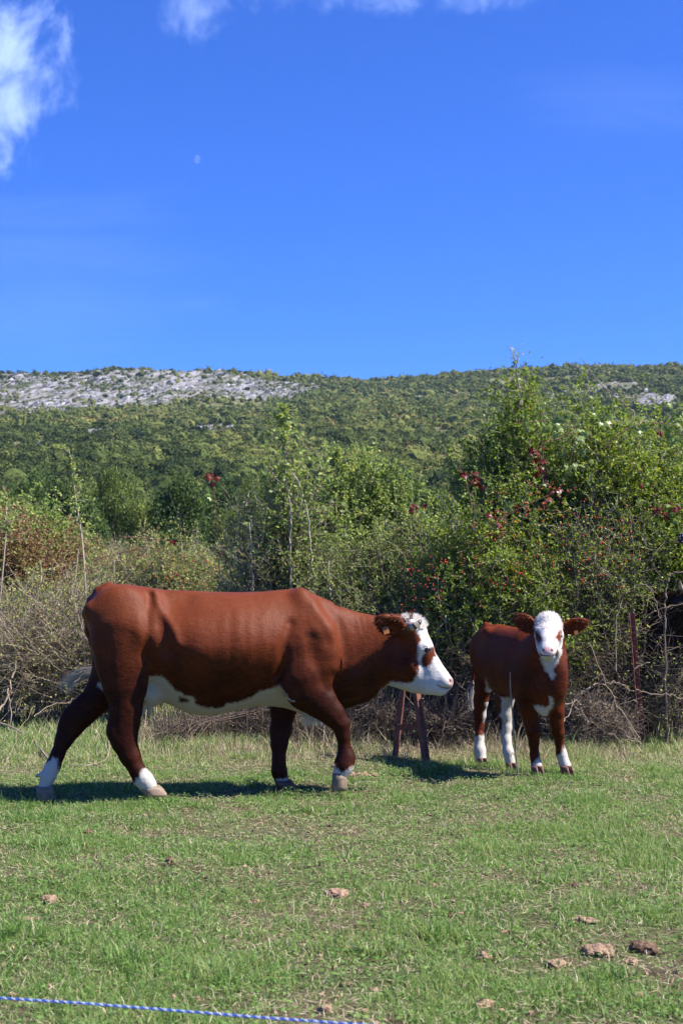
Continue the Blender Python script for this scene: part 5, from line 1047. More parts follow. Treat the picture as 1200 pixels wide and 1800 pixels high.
    for i, a in enumerate([(87, 1578, 36, 24, 'tan clod of earth at the left edge of the pasture, standing alone', M_soil), (590, 1568, 38, 26, 'pinkish clod of earth in the middle of the pasture', M_soil),
              (1052, 1668, 66, 34, 'largest crumbled clod of dug earth at the lower right', M_soil), (1130, 1660, 34, 34, 'dark clod of earth just right of the largest one', M_soild), (1108, 1682, 30, 18, 'small pale clod in front of the two big ones at the lower right', M_soil),
              (977, 1688, 24, 24, 'single upright tan clod left of the largest crumbled clod', M_soil), (848, 1676, 20, 22, 'tan clod above a dark little pair at the lower middle', M_soil), (820, 1694, 26, 16, 'low pair of brown clods below the tan clod', M_soild),
              (1022, 1618, 56, 18, 'flat dry patch of crumbled earth above the largest clod', M_soil), (660, 1732, 28, 14, 'flat tan clod near the lower middle', M_soil), (850, 1758, 28, 22, 'tan clod near the bottom right of the middle', M_soil), (1120, 1744, 28, 18, 'tan clod near the bottom edge at the right', M_soil),
              (573, 1776, 26, 22, 'tan clod at the bottom edge just above the blue cord', M_soil), (300, 1516, 16, 20, 'little dark clod with a pale side below the hind hoof of the big cow', M_soild), (156, 1465, 18, 16, 'dark clod closest to the hind hooves of the big cow', M_soild), (450, 1580, 42, 12, 'flat brown patch of earth left of the pinkish clod', M_soil), (240, 1601, 28, 12, 'flat pale clod right of the lone tan clod at the left', M_soil),
              (45, 1612, 60, 12, 'low dry ridge of earth at the left edge below the lone clod', M_soil), (755, 1590, 28, 14, 'dark crumbly clod right of the pinkish clod', M_soild), (793, 1606, 26, 12, 'dark clod with a white speck right of the middle', M_soild), (644, 1588, 14, 12, 'small round tan clod just right of the pinkish clod', M_soil), (85, 1640, 16, 14, 'small tan clod below the dry ridge at the left', M_soil),
              (1010, 1555, 44, 14, 'low dark scrape of earth under the calf in the right half', M_soild), (640, 1362, 70, 14, 'grey flat stone-hard mound of earth under the muzzle of the big cow', M_soil)]):
        clod(a[0], a[1], a[2] * .85, a[3] * .8, *a[4:], 400 + i)
    g = Geo(); n = 2600; x, y = field(n, 4.2, 9.5); n = len(x); s_ = rng.uniform(.003, .012, n); v0, f0 = ICO1
    g.add((np.stack([x, y, terrain(x, y) + s_ * .3], -1)[:, None] + v0[None] * (1 + .3 * rng.normal(size=(n, len(v0), 1))) * s_[:, None, None]).reshape(-1, 3), T=(f0[None] + (np.arange(n) * len(v0))[:, None, None]).reshape(-1, 3))
    o = g.build('soil_crumbs', M_soil); tag(o, 'small crumbs of dry earth scattered through the pasture', 'soil', kind='stuff')
# ------------------------------------------------------------------ valley trees and shrubs
def crown_tree(seed, R, H, nclump, mat, name='oak_tree'):
    """tapered trunk with limbs, crown of lobes filled with leaf clumps; built round the origin"""
    rng = np.random.default_rng(seed); root = empty(name)
    g = Geo(); nl = 9; az = rng.random(nl) * 6.28; b = np.tile([0, 0, H * .18], (nl, 1)) + np.array([0, 0, 1]) * (np.arange(nl) * H * .05)[:, None]
    tip = np.stack([np.cos(az) * R * .75, np.sin(az) * R * .75, H * rng.uniform(.45, .85, nl)], -1)
    tubes(g, np.array([[[0, 0, -.2], [.05, 0, H * .2], [-.05, .05, H * .45], [.1, 0, H * .75]]]), [H * .032], [H * .008], 8, .5); tubes(g, bez(b, (b + tip) / 2 - [0, 0, H * .04], tip, 6), np.full(nl, H * .014), np.full(nl, H * .003), 5, .5)
    g.build('trunk', M_bark, root)
    g = Geo(); nb = 22; lc = rdir(rng, nb) * rng.uniform(.35, .8, nb)[:, None] * [R, R, H * .36] + [0, 0, H * .58]; lr = rng.uniform(.26, .48, nb) * R
    j = rng.integers(0, nb, nclump); d = rdir(rng, nclump); p = lc[j] + d * (lr[j] * rng.uniform(.6, 1.08, nclump))[:, None] * [1, 1, .85]
    lobt = rng.normal(size=nb) * .10
    leaves(g, p, rdir(rng, nclump), d + .7 * rdir(rng, nclump), R * rng.uniform(.045, .10, nclump), R * rng.uniform(.035, .07, nclump), np.clip(.45 + lobt[j] + .15 * rng.normal(size=nclump), 0, 1))
    g.build('crown', mat, root); return root
def dup(root, loc, rz, sc, label, group):
    r = root.copy(); COL.objects.link(r); r.location = loc; r.rotation_euler = (0, 0, rz); r.scale = sc
    r['label'] = label; r['group'] = group
    for ch in list(root.children):
        c = ch.copy(); COL.objects.link(c); c.parent = r
    return r
if 'far' not in SKIP:
    M_oak2 = leaf_mat('light_oak_foliage', [(0, (0.05, 0.08, 0.018)), (0.4, (0.115, 0.155, 0.034)), (0.75, (0.19, 0.225, 0.05)), (1, (0.27, 0.26, 0.07))], .25, .7, .2)
    protos = [crown_tree(500 + i, 4.6, 10.5, 9000, M_oak if i < 3 else M_oak2) for i in range(5)]
    rng = np.random.default_rng(61)
    # (photo x, photo y of the crown top, distance, half width px, kind)
    T = [(-30, 812, 125, 62, 1, 'dark oak at the left edge of the valley wood'), (48, 806, 118, 52, 0, 'dark round oak, second from the left edge in the valley wood'), (110, 800, 135, 48, 1, 'dark oak standing behind the tip of the slender sapling'), (160, 812, 150, 44, 3, 'olive oak just right of the sapling tip'),
         (205, 812, 128, 46, 4, 'yellow-green oak left of the darkest oak'), (250, 838, 108, 50, 3, 'bright olive oak right in front of the darkest oak'), (320, 812, 104, 62, 2, 'darkest large oak in the middle of the valley wood'), (385, 818, 120, 50, 0, 'dark oak behind the red vine sprig'), (440, 826, 125, 46, 4, 'light oak showing left of the ash bush'),
         (485, 808, 150, 44, 1, 'dark oak behind the ash bush'), (560, 812, 160, 42, 3, 'olive oak behind the elm bush'), (640, 800, 165, 46, 4, 'light green oak above the elm bush'), (705, 812, 150, 44, 2, 'dark oak right of the elm bush'), (760, 822, 135, 46, 1, 'dark oak left of the hawthorn'), (740, 870, 90, 44, 3, 'low olive oak left of the rose hips'),
         (820, 800, 160, 50, 2, 'dark oak half hidden behind the hawthorn'), (20, 858, 90, 46, 4, 'light oak in front of the dark ones at the left'), (150, 862, 92, 44, 2, 'smaller dark oak behind the slender sapling stem'), (400, 880, 86, 42, 4, 'low dark oak below the red vine sprig'), (285, 905, 82, 34, 1, 'lowest dark oak in the middle of the valley'),
         (890, 800, 170, 50, 1, 'oak hidden behind the hawthorn crown'), (1210, 790, 150, 60, 3, 'olive oak at the right edge behind the hedge')]
    used = set()
    for i, (px, py, Y, wp_, kd, lab) in enumerate(T):
        c = P(px, 900, Y); z = gz(c[0], Y); top = P(px, py, Y)[2]; sc = (top - z) / 10.9; sw = wp_ / F_PX * Y / 5.0
        if kd not in used:
            used.add(kd); r = protos[kd]; r.location = (c[0], Y, z); r.rotation_euler = (0, 0, rng.random() * 6); r.scale = (sw, sw, sc); tag(r, lab, 'tree', 'oaks in the valley')
        else: r = dup(protos[kd], (c[0], Y, z), rng.random() * 6, (sw, sw, sc), lab, 'oaks in the valley')
        r['category'] = 'tree'
    # shrubs on the meadow between hedge and wood
    sp = []
    for kd, mat in enumerate((M_shrub, M_shrub, M_autumn, M_light)):
        r = np.random.default_rng(700 + kd); root = empty('shrub'); n = 5200; g = Geo(); nb = 12; lc = rdir(r, nb) * [.55, .55, .25] * r.uniform(.4, 1, nb)[:, None] + [0, 0, .5]; lr = r.uniform(.25, .42, nb)
        j = r.integers(0, nb, n); d = rdir(r, n); p = lc[j] + d * (lr[j] * r.random(n) ** .5)[:, None] * [1, 1, 1.1]; p[:, 2] = np.abs(p[:, 2])
        leaves(g, p, rdir(r, n) + [0, 0, .4], rdir(r, n) + [0, 0, .5], r.uniform(.025, .055, n), r.uniform(.016, .032, n), np.clip((.45, .7, .45, .4)[kd] + .2 * r.normal(size=n) + (r.normal(size=nb) * .1)[j], 0, 1))
        st = Geo(); m = 40; b = r.normal(size=(m, 3)) * [.1, .1, 0]; tip = lc[r.integers(0, nb, m)] + rdir(r, m) * .25; tubes(st, bez(b, (b + tip) / 2 + [0, 0, .1], tip, 5), np.full(m, .012), np.full(m, .004), 3, r.random(m))
        g.build('foliage', mat, root); st.build('stems', M_twig, root); sp.append(root)
    SH = [(170, 905, 46, 46, 2, 'pinkish-brown shrub beside the slender sapling stem'), (215, 925, 52, 44, 2, 'rusty shrub in the meadow right of the sapling'), (245, 950, 60, 30, 2, 'reddish small shrub below the bright olive oak'), (100, 905, 50, 50, 0, 'green shrub with pink tinge behind the willow bush'),
          (190, 965, 38, 44, 0, 'grey-green shrub low in the meadow beside the sapling'), (260, 975, 42, 40, 1, 'pale shrub above the rump of the big cow'), (320, 955, 48, 44, 3, 'bright green shrub under the darkest oak'), (365, 975, 40, 38, 1, 'pale meadow shrub left of the vine stem'), (420, 950, 50, 44, 3, 'green shrub behind the vine stem'),
          (150, 1000, 33, 44, 3, 'light green low shrub above the bare tangle'), (300, 1000, 33, 50, 1, 'grey-green shrub low behind the red hips'), (400, 1000, 34, 44, 0, 'low shrub behind the pale trunks'), (60, 935, 44, 48, 0, 'olive shrub behind the reddish bush'), (0, 900, 48, 54, 0, 'olive shrub at the left edge behind the reddish bush'),
          (460, 920, 60, 46, 1, 'pale shrub behind the ash bush'), (700, 930, 44, 50, 3, 'green shrub right behind the elm bush'), (760, 915, 50, 50, 0, 'dark green shrub left of the rose hips'), (230, 1000, 30, 40, 0, 'small green shrub above the rump'), (350, 925, 66, 46, 0, 'green shrub at the foot of the darkest oak')]
    used = set()
    for px, py, Y, wp_, kd, lab in SH:
        c = P(px, 900, Y); z = gz(c[0], Y); top = P(px, py, Y)[2]; s_ = wp_ / F_PX * Y / .8; hz = max(.5, (top - z) / 1.15)
        if kd not in used: used.add(kd); r = sp[kd]; r.location = (c[0], Y, z); r.scale = (s_, s_, hz); r['label'] = lab; r['group'] = 'shrubs in the meadow'
        else: r = dup(sp[kd], (c[0], Y, z), rng.random() * 6, (s_, s_, hz), lab, 'shrubs in the meadow')
        r['category'] = 'shrub'
# ------------------------------------------------------------------ steel, sticks, saplings, vines, cord, moon
M_rust = plain_mat('rusty_steel', (0.16, 0.060, 0.040), .8, .3, .45, 35, .5)
M_rustd = plain_mat('old_wood_dark', (0.06, 0.035, 0.028), .85, .2, .4, 35, .5)
M_wire = plain_mat('galvanised_wire', (0.22, 0.20, 0.18), .5, .5, .2, 60, .1, .6)
M_stick = bark_mat('dry_stick', [(0, (0.07, 0.045, 0.03)), (0.5, (0.20, 0.15, 0.11)), (1, (0.42, 0.36, 0.30))], 25)
def poly(g, pts, r0, r1, sides=6, a=.5): tubes(g, np.array([pts], float), [r0], [r1], sides, a)
def smooth_path(pts, n=5):
    p = np.array(pts, float); t = np.arange(len(p)); tt = np.linspace(0, len(p) - 1, (len(p) - 1) * n + 1); q = np.stack([np.interp(tt, t, p[:, i]) for i in range(3)], 1)
    k = np.array([.25, .5, .25])
    for _ in range(2): q[1:-1] = k[0] * q[:-2] + k[1] * q[1:-1] + k[2] * q[2:]
    return q
def pp3(lst): return [P(*a) for a in lst]
def angle_bar(name, a, b, wid, th, turn, mat, parent):
    """L-section steel bar from a to b"""
    a, b = np.array(a, float), np.array(b, float); d = unit((b - a)[None])[0]; u = np.array([math.cos(turn), math.sin(turn), 0]); u = unit((u - (u @ d) * d)[None])[0]; v = np.cross(d, u)
    prof = [(0, 0), (wid, 0), (wid, th), (th, th), (th, wid), (0, wid)]; r = [[p + u * x + v * y for x, y in prof] for p in (a, b)]
    V = np.array(r).reshape(-1, 3); i = np.arange(6); j = (i + 1) % 6
    g = Geo(); g.add(V, Q=np.concatenate([np.stack([i, j, j + 6, i + 6], 1), [[0, 1, 2, 3], [0, 3, 4, 5], [9, 8, 7, 6], [11, 10, 9, 6]]])); return g.build(name, mat, parent)
# trestle-like brace under the muzzle
r = empty('steel_brace', P(722, 1345, 10.6) * [1, 1, 0]); tag(r, 'rusty A-shaped steel brace with a crossbar standing under the muzzle of the big cow', 'brace')
lA0, lA1 = P(688, 1326, 11.2), P(709, 1140, 11.2); lB0, lB1 = P(745, 1355, 10.7), P(714, 1140, 11.1)
angle_bar('leg', lA0 - [0, 0, .05], lA1, .060, .007, -.9, M_rust, r); angle_bar('leg', lB0 - [0, 0, .05], lB1, .066, .007, -1.2, M_rust, r)
angle_bar('crossbar', P(700, 1283.5, 11.12), P(737, 1282.5, 10.85), .046, .005, math.pi / 2 + .1, M_rust, r)
# fence posts
r = empty('fence_post', P(1124, 1300, 12.0) * [1, 1, 0]); tag(r, 'leaning rusty angle-steel fence post at the right in front of the dark cow', 'post')
angle_bar('shaft', P(1124, 1312, 11.9), P(1105, 1078, 11.9), .045, .006, -1.9, M_rust, r); g = Geo(); poly(g, smooth_path(pp3([(1112, 1230, 11.85), (1122, 1236, 11.86), (1112, 1246, 11.85), (1124, 1256, 11.86), (1114, 1265, 11.85), (1126, 1275, 11.86)])), .0025, .0025, 4); g.build('wire_tie', M_wire, r)
r = empty('fence_post', P(364, 1290, 13.0) * [1, 1, 0]); tag(r, 'short reddish fence post seen under the belly of the big cow', 'post')
angle_bar('shaft', P(366, 1310, 12.6), P(363, 1180, 12.6), .035, .006, -1.9, M_rust, r)
r = empty('fence_post', P(66, 1240, 14.2) * [1, 1, 0]); tag(r, 'reddish old fence post standing in the bare tangle at the left', 'post')
angle_bar('shaft', P(68, 1232, 14.0), P(65, 1070, 14.0), .04, .006, -1.9, M_rust, r)
r = empty('fence_wire', (0, 12, 0)); tag(r, 'thin old wire stretched across the scrub at the right edge', 'wire')
for y0, y1 in ((1112, 1121), (1172, 1176)):
    g = Geo(); poly(g, smooth_path(pp3([(1010, y0 - 2, 12.0), (1060, y0 + 3, 11.95), (1108, y0, 11.88), (1160, y0 + 4, 11.8), (1230, y1, 11.7)])), .0013, .0013, 4); g.build('strand', M_wire, r)
# slim stick in front of the calf
g = Geo(); poly(g, smooth_path(pp3([(910, 1362, 10.05), (907, 1330, 10.02), (903, 1290, 10.0), (899, 1245, 10.0), (896, 1205, 10.0), (896, 1182, 10.0)])), .0075, .004, 6, .6)
poly(g, smooth_path(pp3([(905, 1330, 10.0), (900, 1322, 10.0), (897, 1330, 10.0)])), .003, .002, 5, .4); tag(g.build('stick', M_stick), 'thin upright stick standing in the grass in front of the calf', 'stick')
def jig2(q):
    r_ = np.random.default_rng(len(q) + 1); d = r_.normal(size=q.shape) * .008; d[0] = 0; return q + d
# fallen branch behind the hind legs
g = Geo()
for pts, a, b in (([(60, 1300, 12.0), (85, 1335, 11.0), (103, 1344, 10.8), (150, 1347, 10.7), (170, 1342, 10.8), (185, 1338, 10.9), (193, 1320, 11.3), (191, 1296, 11.9)], .010, .006), ([(165, 1343, 10.75), (185, 1352, 10.6), (212, 1366, 10.3)], .007, .003), ([(150, 1347, 10.7), (158, 1362, 10.5)], .004, .002), ([(60, 1300, 12), (20, 1277, 12.2), (-15, 1266, 12.3)], .010, .008), ([(40, 1288, 12.1), (44, 1310, 11.8), (30, 1332, 11.6)], .006, .003), ([(86, 1336, 11), (60, 1350, 10.9), (40, 1340, 10.9)], .006, .003)):
    poly(g, smooth_path(pp3(pts)), a, b, 6, .55)
tag(g.build('fallen_branch', M_stick), 'bare forked branch lying on the grass behind the hind legs of the big cow', 'branch')
g = Geo()
for pts, a, b in (([(-20, 1080, 12.9), (10, 1100, 12.9), (45, 1120, 12.9), (75, 1155, 12.9), (110, 1180, 12.9)], .008, .004), ([(-10, 1262, 12.4), (8, 1240, 12.6), (20, 1200, 12.7), (30, 1160, 12.8)], .014, .010), ([(0, 1385, 10.6), (12, 1340, 10.9), (30, 1290, 11.2), (62, 1238, 11.8)], .006, .002),
                  ([(-5, 1295, 11.4), (20, 1315, 11.4), (40, 1345, 11.2), (50, 1372, 10.9)], .005, .002), ([(15, 1210, 12.5), (22, 1250, 12.3), (12, 1290, 12.2), (25, 1330, 11.8)], .008, .004), ([(60, 1260, 12.0), (90, 1240, 12.4), (130, 1228, 12.8), (160, 1238, 12.8)], .005, .002)):
    poly(g, jig2(smooth_path(pp3(pts))), a * .75, b * .75, 6, .5)
tag(g.build('bare_branches', M_twig), 'pale bare branches leaning out of the scrub at the left edge', 'branch')
# dark arching canes under the belly
g = Geo(); rr = np.random.default_rng(3)
for i in range(9):
    x = 265 + i * 9 + rr.uniform(-6, 6); poly(g, smooth_path(pp3([(x, 1325 - i * 2, 11.8), (x + 30, 1285 - i * 2, 12), (x + 75, 1262, 12.1), (x + 140, 1253 - i, 12.2), (x + 200, 1258 - i, 12.3)])), .006, .003, 5, .3)
tag(g.build('arching_canes', M_twigd), 'dark arching thorn canes behind the belly of the big cow', 'canes')
# gnarled stump-like trunk in the scrub at the left
g = Geo()
for pts, a, b in (([(86, 1215, 13.8), (90, 1185, 13.8), (105, 1162, 13.8), (125, 1150, 13.8)], .05, .035), ([(100, 1166, 13.8), (92, 1150, 13.8), (80, 1150, 13.8)], .04, .02), ([(120, 1152, 13.8), (140, 1158, 13.8), (156, 1148, 13.8)], .035, .02), ([(112, 1158, 13.8), (112, 1140, 13.8), (128, 1130, 13.8)], .03, .015)):
    q = smooth_path(pp3(pts)); q += np.random.default_rng(4).normal(size=q.shape) * .012; poly(g, q, a, b, 8, .1)
tag(g.build('gnarled_trunk', M_twigd), 'dark gnarled old trunk in the scrub left of the white tail switch', 'trunk')
# big grey limbs in the hedge at the right
def jig(q):
    r_ = np.random.default_rng(len(q)); d = r_.normal(size=q.shape) * .006; d[0] = 0; return q + d
def limb(label, name, segs, mat=None, cat='branch', a=.55):
    g = Geo()
    for pts, r0, r1 in segs: poly(g, jig(smooth_path(pp3(pts))), r0 * .7, r1 * .7, 7, a)
    return tag(g.build(name, mat or M_twig), label, cat)
limb('slender grey trunk bending over to the right at its top, right of the leaning post', 'bent_sapling', [([(1172, 1310, 11.8), (1170, 1250, 11.8), (1168, 1180, 11.8), (1169, 1100, 11.8), (1168, 1050, 11.8), (1172, 1018, 11.8), (1184, 1006, 11.8), (1215, 1004, 11.8)], .016, .009), ([(1168, 1110, 11.8), (1160, 1080, 11.8), (1148, 1050, 11.7)], .005, .003), ([(1168, 1030, 11.8), (1158, 1010, 11.7), (1146, 990, 11.7)], .005, .003)], M_twigd, 'trunk', .6)
limb('grey branch arching down in a hook left of the leaning rusty post', 'hooked_branch', [([(1082, 1180, 11.7), (1081, 1120, 11.7), (1084, 1075, 11.7), (1100, 1040, 11.7), (1122, 1027, 11.7), (1137, 1028, 11.7), (1150, 1050, 11.7), (1160, 1090, 11.7)], .008, .005)])
limb('dark branch rising to the right across the black scrub', 'arching_branch', [([(1118, 1112, 11.6), (1132, 1085, 11.6), (1160, 1069, 11.6), (1205, 1062, 11.6)], .009, .008)], M_twigd)
limb('low crooked bare branch winding past the foot of the leaning post', 'crooked_branch', [([(990, 1240, 11.4), (1008, 1232, 11.4), (1020, 1218, 11.4), (1032, 1212, 11.4), (1045, 1201, 11.4), (1060, 1204, 11.4), (1075, 1198, 11.4), (1095, 1204, 11.4), (1108, 1215, 11.5), (1120, 1212, 11.5), (1150, 1222, 11.5), (1175, 1219, 11.5), (1200, 1228, 11.6)], .009, .005), ([(1092, 1202, 11.4), (1100, 1185, 11.3), (1104, 1178, 11.3)], .006, .004), ([(1114, 1176, 11.5), (1128, 1168, 11.5), (1140, 1164, 11.5)], .008, .005), ([(985, 1275, 11.2), (1000, 1255, 11.3), (1012, 1228, 11.4)], .006, .004)], a=.6)
limb('straight pale dead cane slanting down to the foot of the leaning post', 'dead_cane', [([(1035, 1130, 11.3), (1060, 1190, 11.3), (1090, 1250, 11.3), (1125, 1302, 11.3)], .004, .004)], M_straw, 'cane', .8)
limb('bare grey branch sticking out against the far hill at the upper right', 'bare_branch', [([(1130, 820, 12.9), (1120, 770, 12.9), (1113, 725, 12.9), (1098, 710, 12.9), (1070, 690, 12.9), (1045, 665, 12.9), (1027, 637, 12.9), (1020, 628, 12.9)], .012, .004), ([(1098, 712, 12.9), (1096, 690, 12.9), (1088, 665, 12.9)], .004, .002), ([(1100, 715, 12.9), (1125, 692, 12.9), (1145, 672, 12.9)], .005, .002)])
# slim saplings standing free, each with its own little leaves
def sapling(label, path, r0, r1, tops, mat, seed, nl, L, name='sapling', side=0):
    rng = np.random.default_rng(seed); q = smooth_path(pp3(path)); root = empty(name, tuple(q[0] * [1, 1, 0])); tag(root, label, 'sapling')
    g = Geo(); poly(g, q, r0, r1, 6, .85); n = len(q); tw = []
    for i in range(tops):
        t = rng.uniform(.45 if not side else .2, 1.0); k = int(t * (n - 1)); d = unit((rdir(rng, 1) + [[0, 0, .5]]))[0]; ln = rng.uniform(.08, .26) * (1.15 - t * .5); s_ = np.array([q[k], q[k] + d * ln * .5, q[k] + d * ln + [0, 0, -.02]]); tw.append(s_)
    tw = np.array(tw); tubes(g, tw, np.full(len(tw), .0025), np.full(len(tw), .001), 4, rng.random(len(tw)))
    g.build('stem', M_twig, root); i = rng.integers(0, len(tw), nl); p, d = at(tw, i, rng.random(nl)); Ls = rng.uniform(*L, nl)
    g = Geo(); leaves(g, p, unit(d * .5 + rdir(rng, nl)), rdir(rng, nl) * .8 + [0, -.1, .7], Ls, Ls * .55, np.clip(.6 + .2 * rng.normal(size=nl), 0, 1)); g.build('leaves', mat, root)
sapling('slender pale sapling with leaves only at its top, rising left of the rump', [(152, 1060, 14.5), (149, 1000, 14.5), (144, 940, 14.5), (134, 880, 14.5), (127, 830, 14.5), (122, 790, 14.5)], .013, .004, 60, M_light, 1, 520, (.022, .045))
sapling('short broken pale stem beside the slender sapling', [(124, 1058, 14.4), (134, 1010, 14.4), (138, 965, 14.4)], .008, .006, 4, M_light, 2, 8, (.02, .03))
sapling('thin young stem near the left edge with a yellow leafy tip', [(0, 1060, 14.0), (6, 1000, 14.0), (11, 940, 14), (13, 920, 14), (10, 880, 14)], .009, .004, 30, M_light, 3, 160, (.025, .05))
sapling('thin hawthorn shoot reaching above the skyline', [(925, 760, 13.1), (915, 700, 13.1), (908, 655, 13.1), (904, 630, 13.1), (898, 612, 13.1)], .006, .0015, 26, M_rose, 4, 90, (.022, .036), 'hawthorn_shoot', 1)
sapling('leafy rowan-like tip rising from the ash bush', [(512, 900, 13.2), (503, 840, 13.2), (500, 790, 13.2), (499, 740, 13.2), (499, 715, 13.2)], .010, .004, 44, M_light, 5, 420, (.035, .06), 'ash_shoot', 1)
for k_, (lab, pth) in enumerate((('pale upright trunk left of the ash bush above the back', [(447, 1060, 13.1), (444, 1010, 13.1), (441, 960, 13.1), (438, 920, 13.1)]), ('grey upright trunk in the ash bush', [(512, 1060, 13.0), (511, 1000, 13.0), (510, 930, 13.0), (511, 880, 13)]), ('leaning pale trunk right of the grey one in the ash bush', [(556, 1060, 13), (548, 980, 13), (540, 900, 13), (530, 860, 13), (515, 830, 13)]), ('short pale trunk just above the withers', [(581, 1050, 12.6), (580, 1020, 12.6), (578, 985, 12.6)]))):
    limb(lab, 'pale_trunk', [(pth, .012, .007)], M_twig, 'trunk', .95)
# vines with large lobed leaves
def vine(label, path, groups, seed, name='vine'):
    """groups: (x, y, Y, spread px, count, red share, size m)"""
    rng = np.random.default_rng(seed); q = smooth_path(pp3(path)); root = empty(name, tuple(q[0])); tag(root, label, 'vine'); g = Geo(); poly(g, q, .0045, .0025, 6, .5); g.build('stem', M_cane, root); g = Geo()
    for x, y, Y, sp, n, red, sz in groups:
        m_ = Y / F_PX
        for i in range(n):
            c = P(x, y, Y) + rng.normal(size=3) * [sp * m_ * .6, .05, sp * m_ * .6]; nr = unit(rdir(rng, 1) * .8 + [[.2, -.8, .5]])[0]; dn = np.array([rng.normal() * .4, rng.normal() * .2, -1]); dn = unit((dn - (dn @ nr) * nr)[None])[0]; s_ = np.cross(dn, nr); S_ = sz * .72 * rng.uniform(.6, 1.2)
            prof = [(0, 0), (.28, .50), (.10, .52), (.55, .62), (.38, .30), (.62, .22), (1.0, 0)]; prof = prof + [(a, -b) for a, b in prof[-2:0:-1]]
            V = np.array([c + dn * a * S_ + s_ * b * S_ * .9 - nr * (b * b * .25 + .12 * a * a) * S_ for a, b in prof]); cen = c + dn * .42 * S_ + nr * .03 * S_; K = len(V)
            t = rng.uniform(.0, .29) if rng.random() < red else rng.uniform(.36, 1); g.add(np.concatenate([V, cen[None]]), T=np.array([(j, (j + 1) % K, K) for j in range(K)]), a=t)
    g.build('leaves', M_vine, root)
vine('vine shoot with a red leaf tuft at its tip above the cow back', [(418, 1035, 13.2), (400, 1000, 13.2), (385, 960, 13.2), (381, 920, 13.2), (378, 880, 13.2), (375, 850, 13.2), (374, 828, 13.2)], [(376, 832, 13.15, 12, 9, 1, .085), (372, 862, 13.15, 16, 6, 0, .08), (390, 858, 13.15, 10, 3, .3, .07)], 10)
vine('arching bramble with a curled brown leaf above the rump of the big cow', [(165, 985, 13.2), (200, 975, 13.2), (250, 962, 13.2), (262, 961, 13.2), (300, 975, 13.2), (350, 1000, 13.2), (372, 1010, 13.2)], [(303, 950, 13.1, 4, 2, 1, .085), (296, 930, 13.1, 6, 3, 0, .06), (170, 975, 13.1, 6, 3, 0, .05)], 11, 'bramble')
vine('bramble shoot running level across the meadow above the rump', [(215, 943, 13.4), (260, 947, 13.4), (310, 951, 13.4), (350, 955, 13.4)], [(323, 935, 13.3, 4, 1, 1, .04), (244, 950, 13.3, 4, 2, .0, .04), (340, 948, 13.3, 6, 3, .0, .045)], 12, 'bramble')
vine('wild vine with a hanging chain of dark red leaves on the hawthorn', [(1000, 760, 12.3), (985, 770, 12.3), (960, 775, 12.2), (940, 790, 12.2), (948, 820, 12.2), (960, 850, 12.2)], [(936, 792, 12.15, 8, 7, 1, .10), (944, 808, 12.15, 8, 7, 1, .09), (950, 825, 12.15, 7, 5, 1, .09), (965, 845, 12.15, 8, 4, .8, .08)], 13)
vine('wild vine with large pale green leaves across the hedge top', [(905, 745, 12.2), (950, 740, 12.2), (1000, 740, 12.2), (1018, 760, 12.2), (1003, 800, 12.2), (1000, 830, 12.2)], [(925, 742, 12.1, 10, 4, 0, .10), (955, 735, 12.1, 16, 7, 0, .12), (985, 745, 12.1, 16, 7, 0, .12), (1020, 770, 12.1, 20, 8, 0, .10), (1010, 810, 12.1, 26, 10, .05, .10), (1050, 730, 12.1, 20, 6, 0, .09), (955, 870, 12.0, 20, 5, .3, .09)], 14)
vine('wild vine with yellow-green leaves climbing at the right edge of the hedge', [(1060, 790, 12.2), (1090, 760, 12.2), (1130, 742, 12.2), (1170, 745, 12.2), (1205, 750, 12.2)], [(1150, 738, 12.1, 22, 9, .1, .09), (1185, 752, 12.1, 18, 8, .1, .10), (1110, 760, 12.1, 20, 7, 0, .08), (1168, 770, 12.1, 22, 6, .0, .08)], 15)
vine('crimson vine leaves on the dark left flank of the rose hip bush', [(830, 900, 11.9), (825, 870, 11.9), (815, 835, 11.9), (806, 820, 11.9)], [(812, 832, 11.8, 10, 7, 1, .07), (834, 842, 11.8, 10, 7, 1, .085), (722, 890, 12.1, 10, 8, 1, .075), (735, 893, 12.1, 8, 3, 1, .06)], 16)
vine('dull red vine leaves low in the rose hip bush above the calf', [(860, 905, 11.7), (880, 915, 11.7), (900, 900, 11.7), (985, 860, 11.7)], [(866, 905, 11.65, 8, 4, 1, .08), (878, 915, 11.65, 8, 3, 1, .08), (982, 862, 11.65, 10, 6, .9, .075), (1012, 855, 11.7, 6, 3, .9, .06), (893, 880, 11.6, 12, 5, .0, .09), (1130, 850, 11.9, 10, 3, .9, .07)], 17)
vine('red and pale vine leaves at the right edge beside the dark berries', [(1210, 880, 11.9), (1180, 890, 11.9), (1150, 885, 11.9)], [(1180, 888, 11.8, 14, 9, .8, .08), (1150, 892, 11.8, 8, 4, .9, .07), (1190, 905, 11.8, 12, 6, .2, .09), (718, 1000, 12.1, 4, 3, 1, .06)], 18)
# dark grapes at the right edge
g = Geo(); rr = np.random.default_rng(6); c = P(1197, 946, 11.7) + np.clip(rr.normal(size=(60, 3)), -1.6, 1.6) * [.014, .012, .020]; v0, f0 = ICO2
g.add((c[:, None] + v0[None] * .0085).reshape(-1, 3), T=(f0[None] + (np.arange(60) * len(v0))[:, None, None]).reshape(-1, 3)); o = g.build('grape_bunch', plain_mat('dark_grape', (0.02, 0.02, 0.045), .35, .5, .3, 30, 0), None, True); tag(o, 'small bunch of dark wild grapes at the right edge of the hedge', 'grapes')
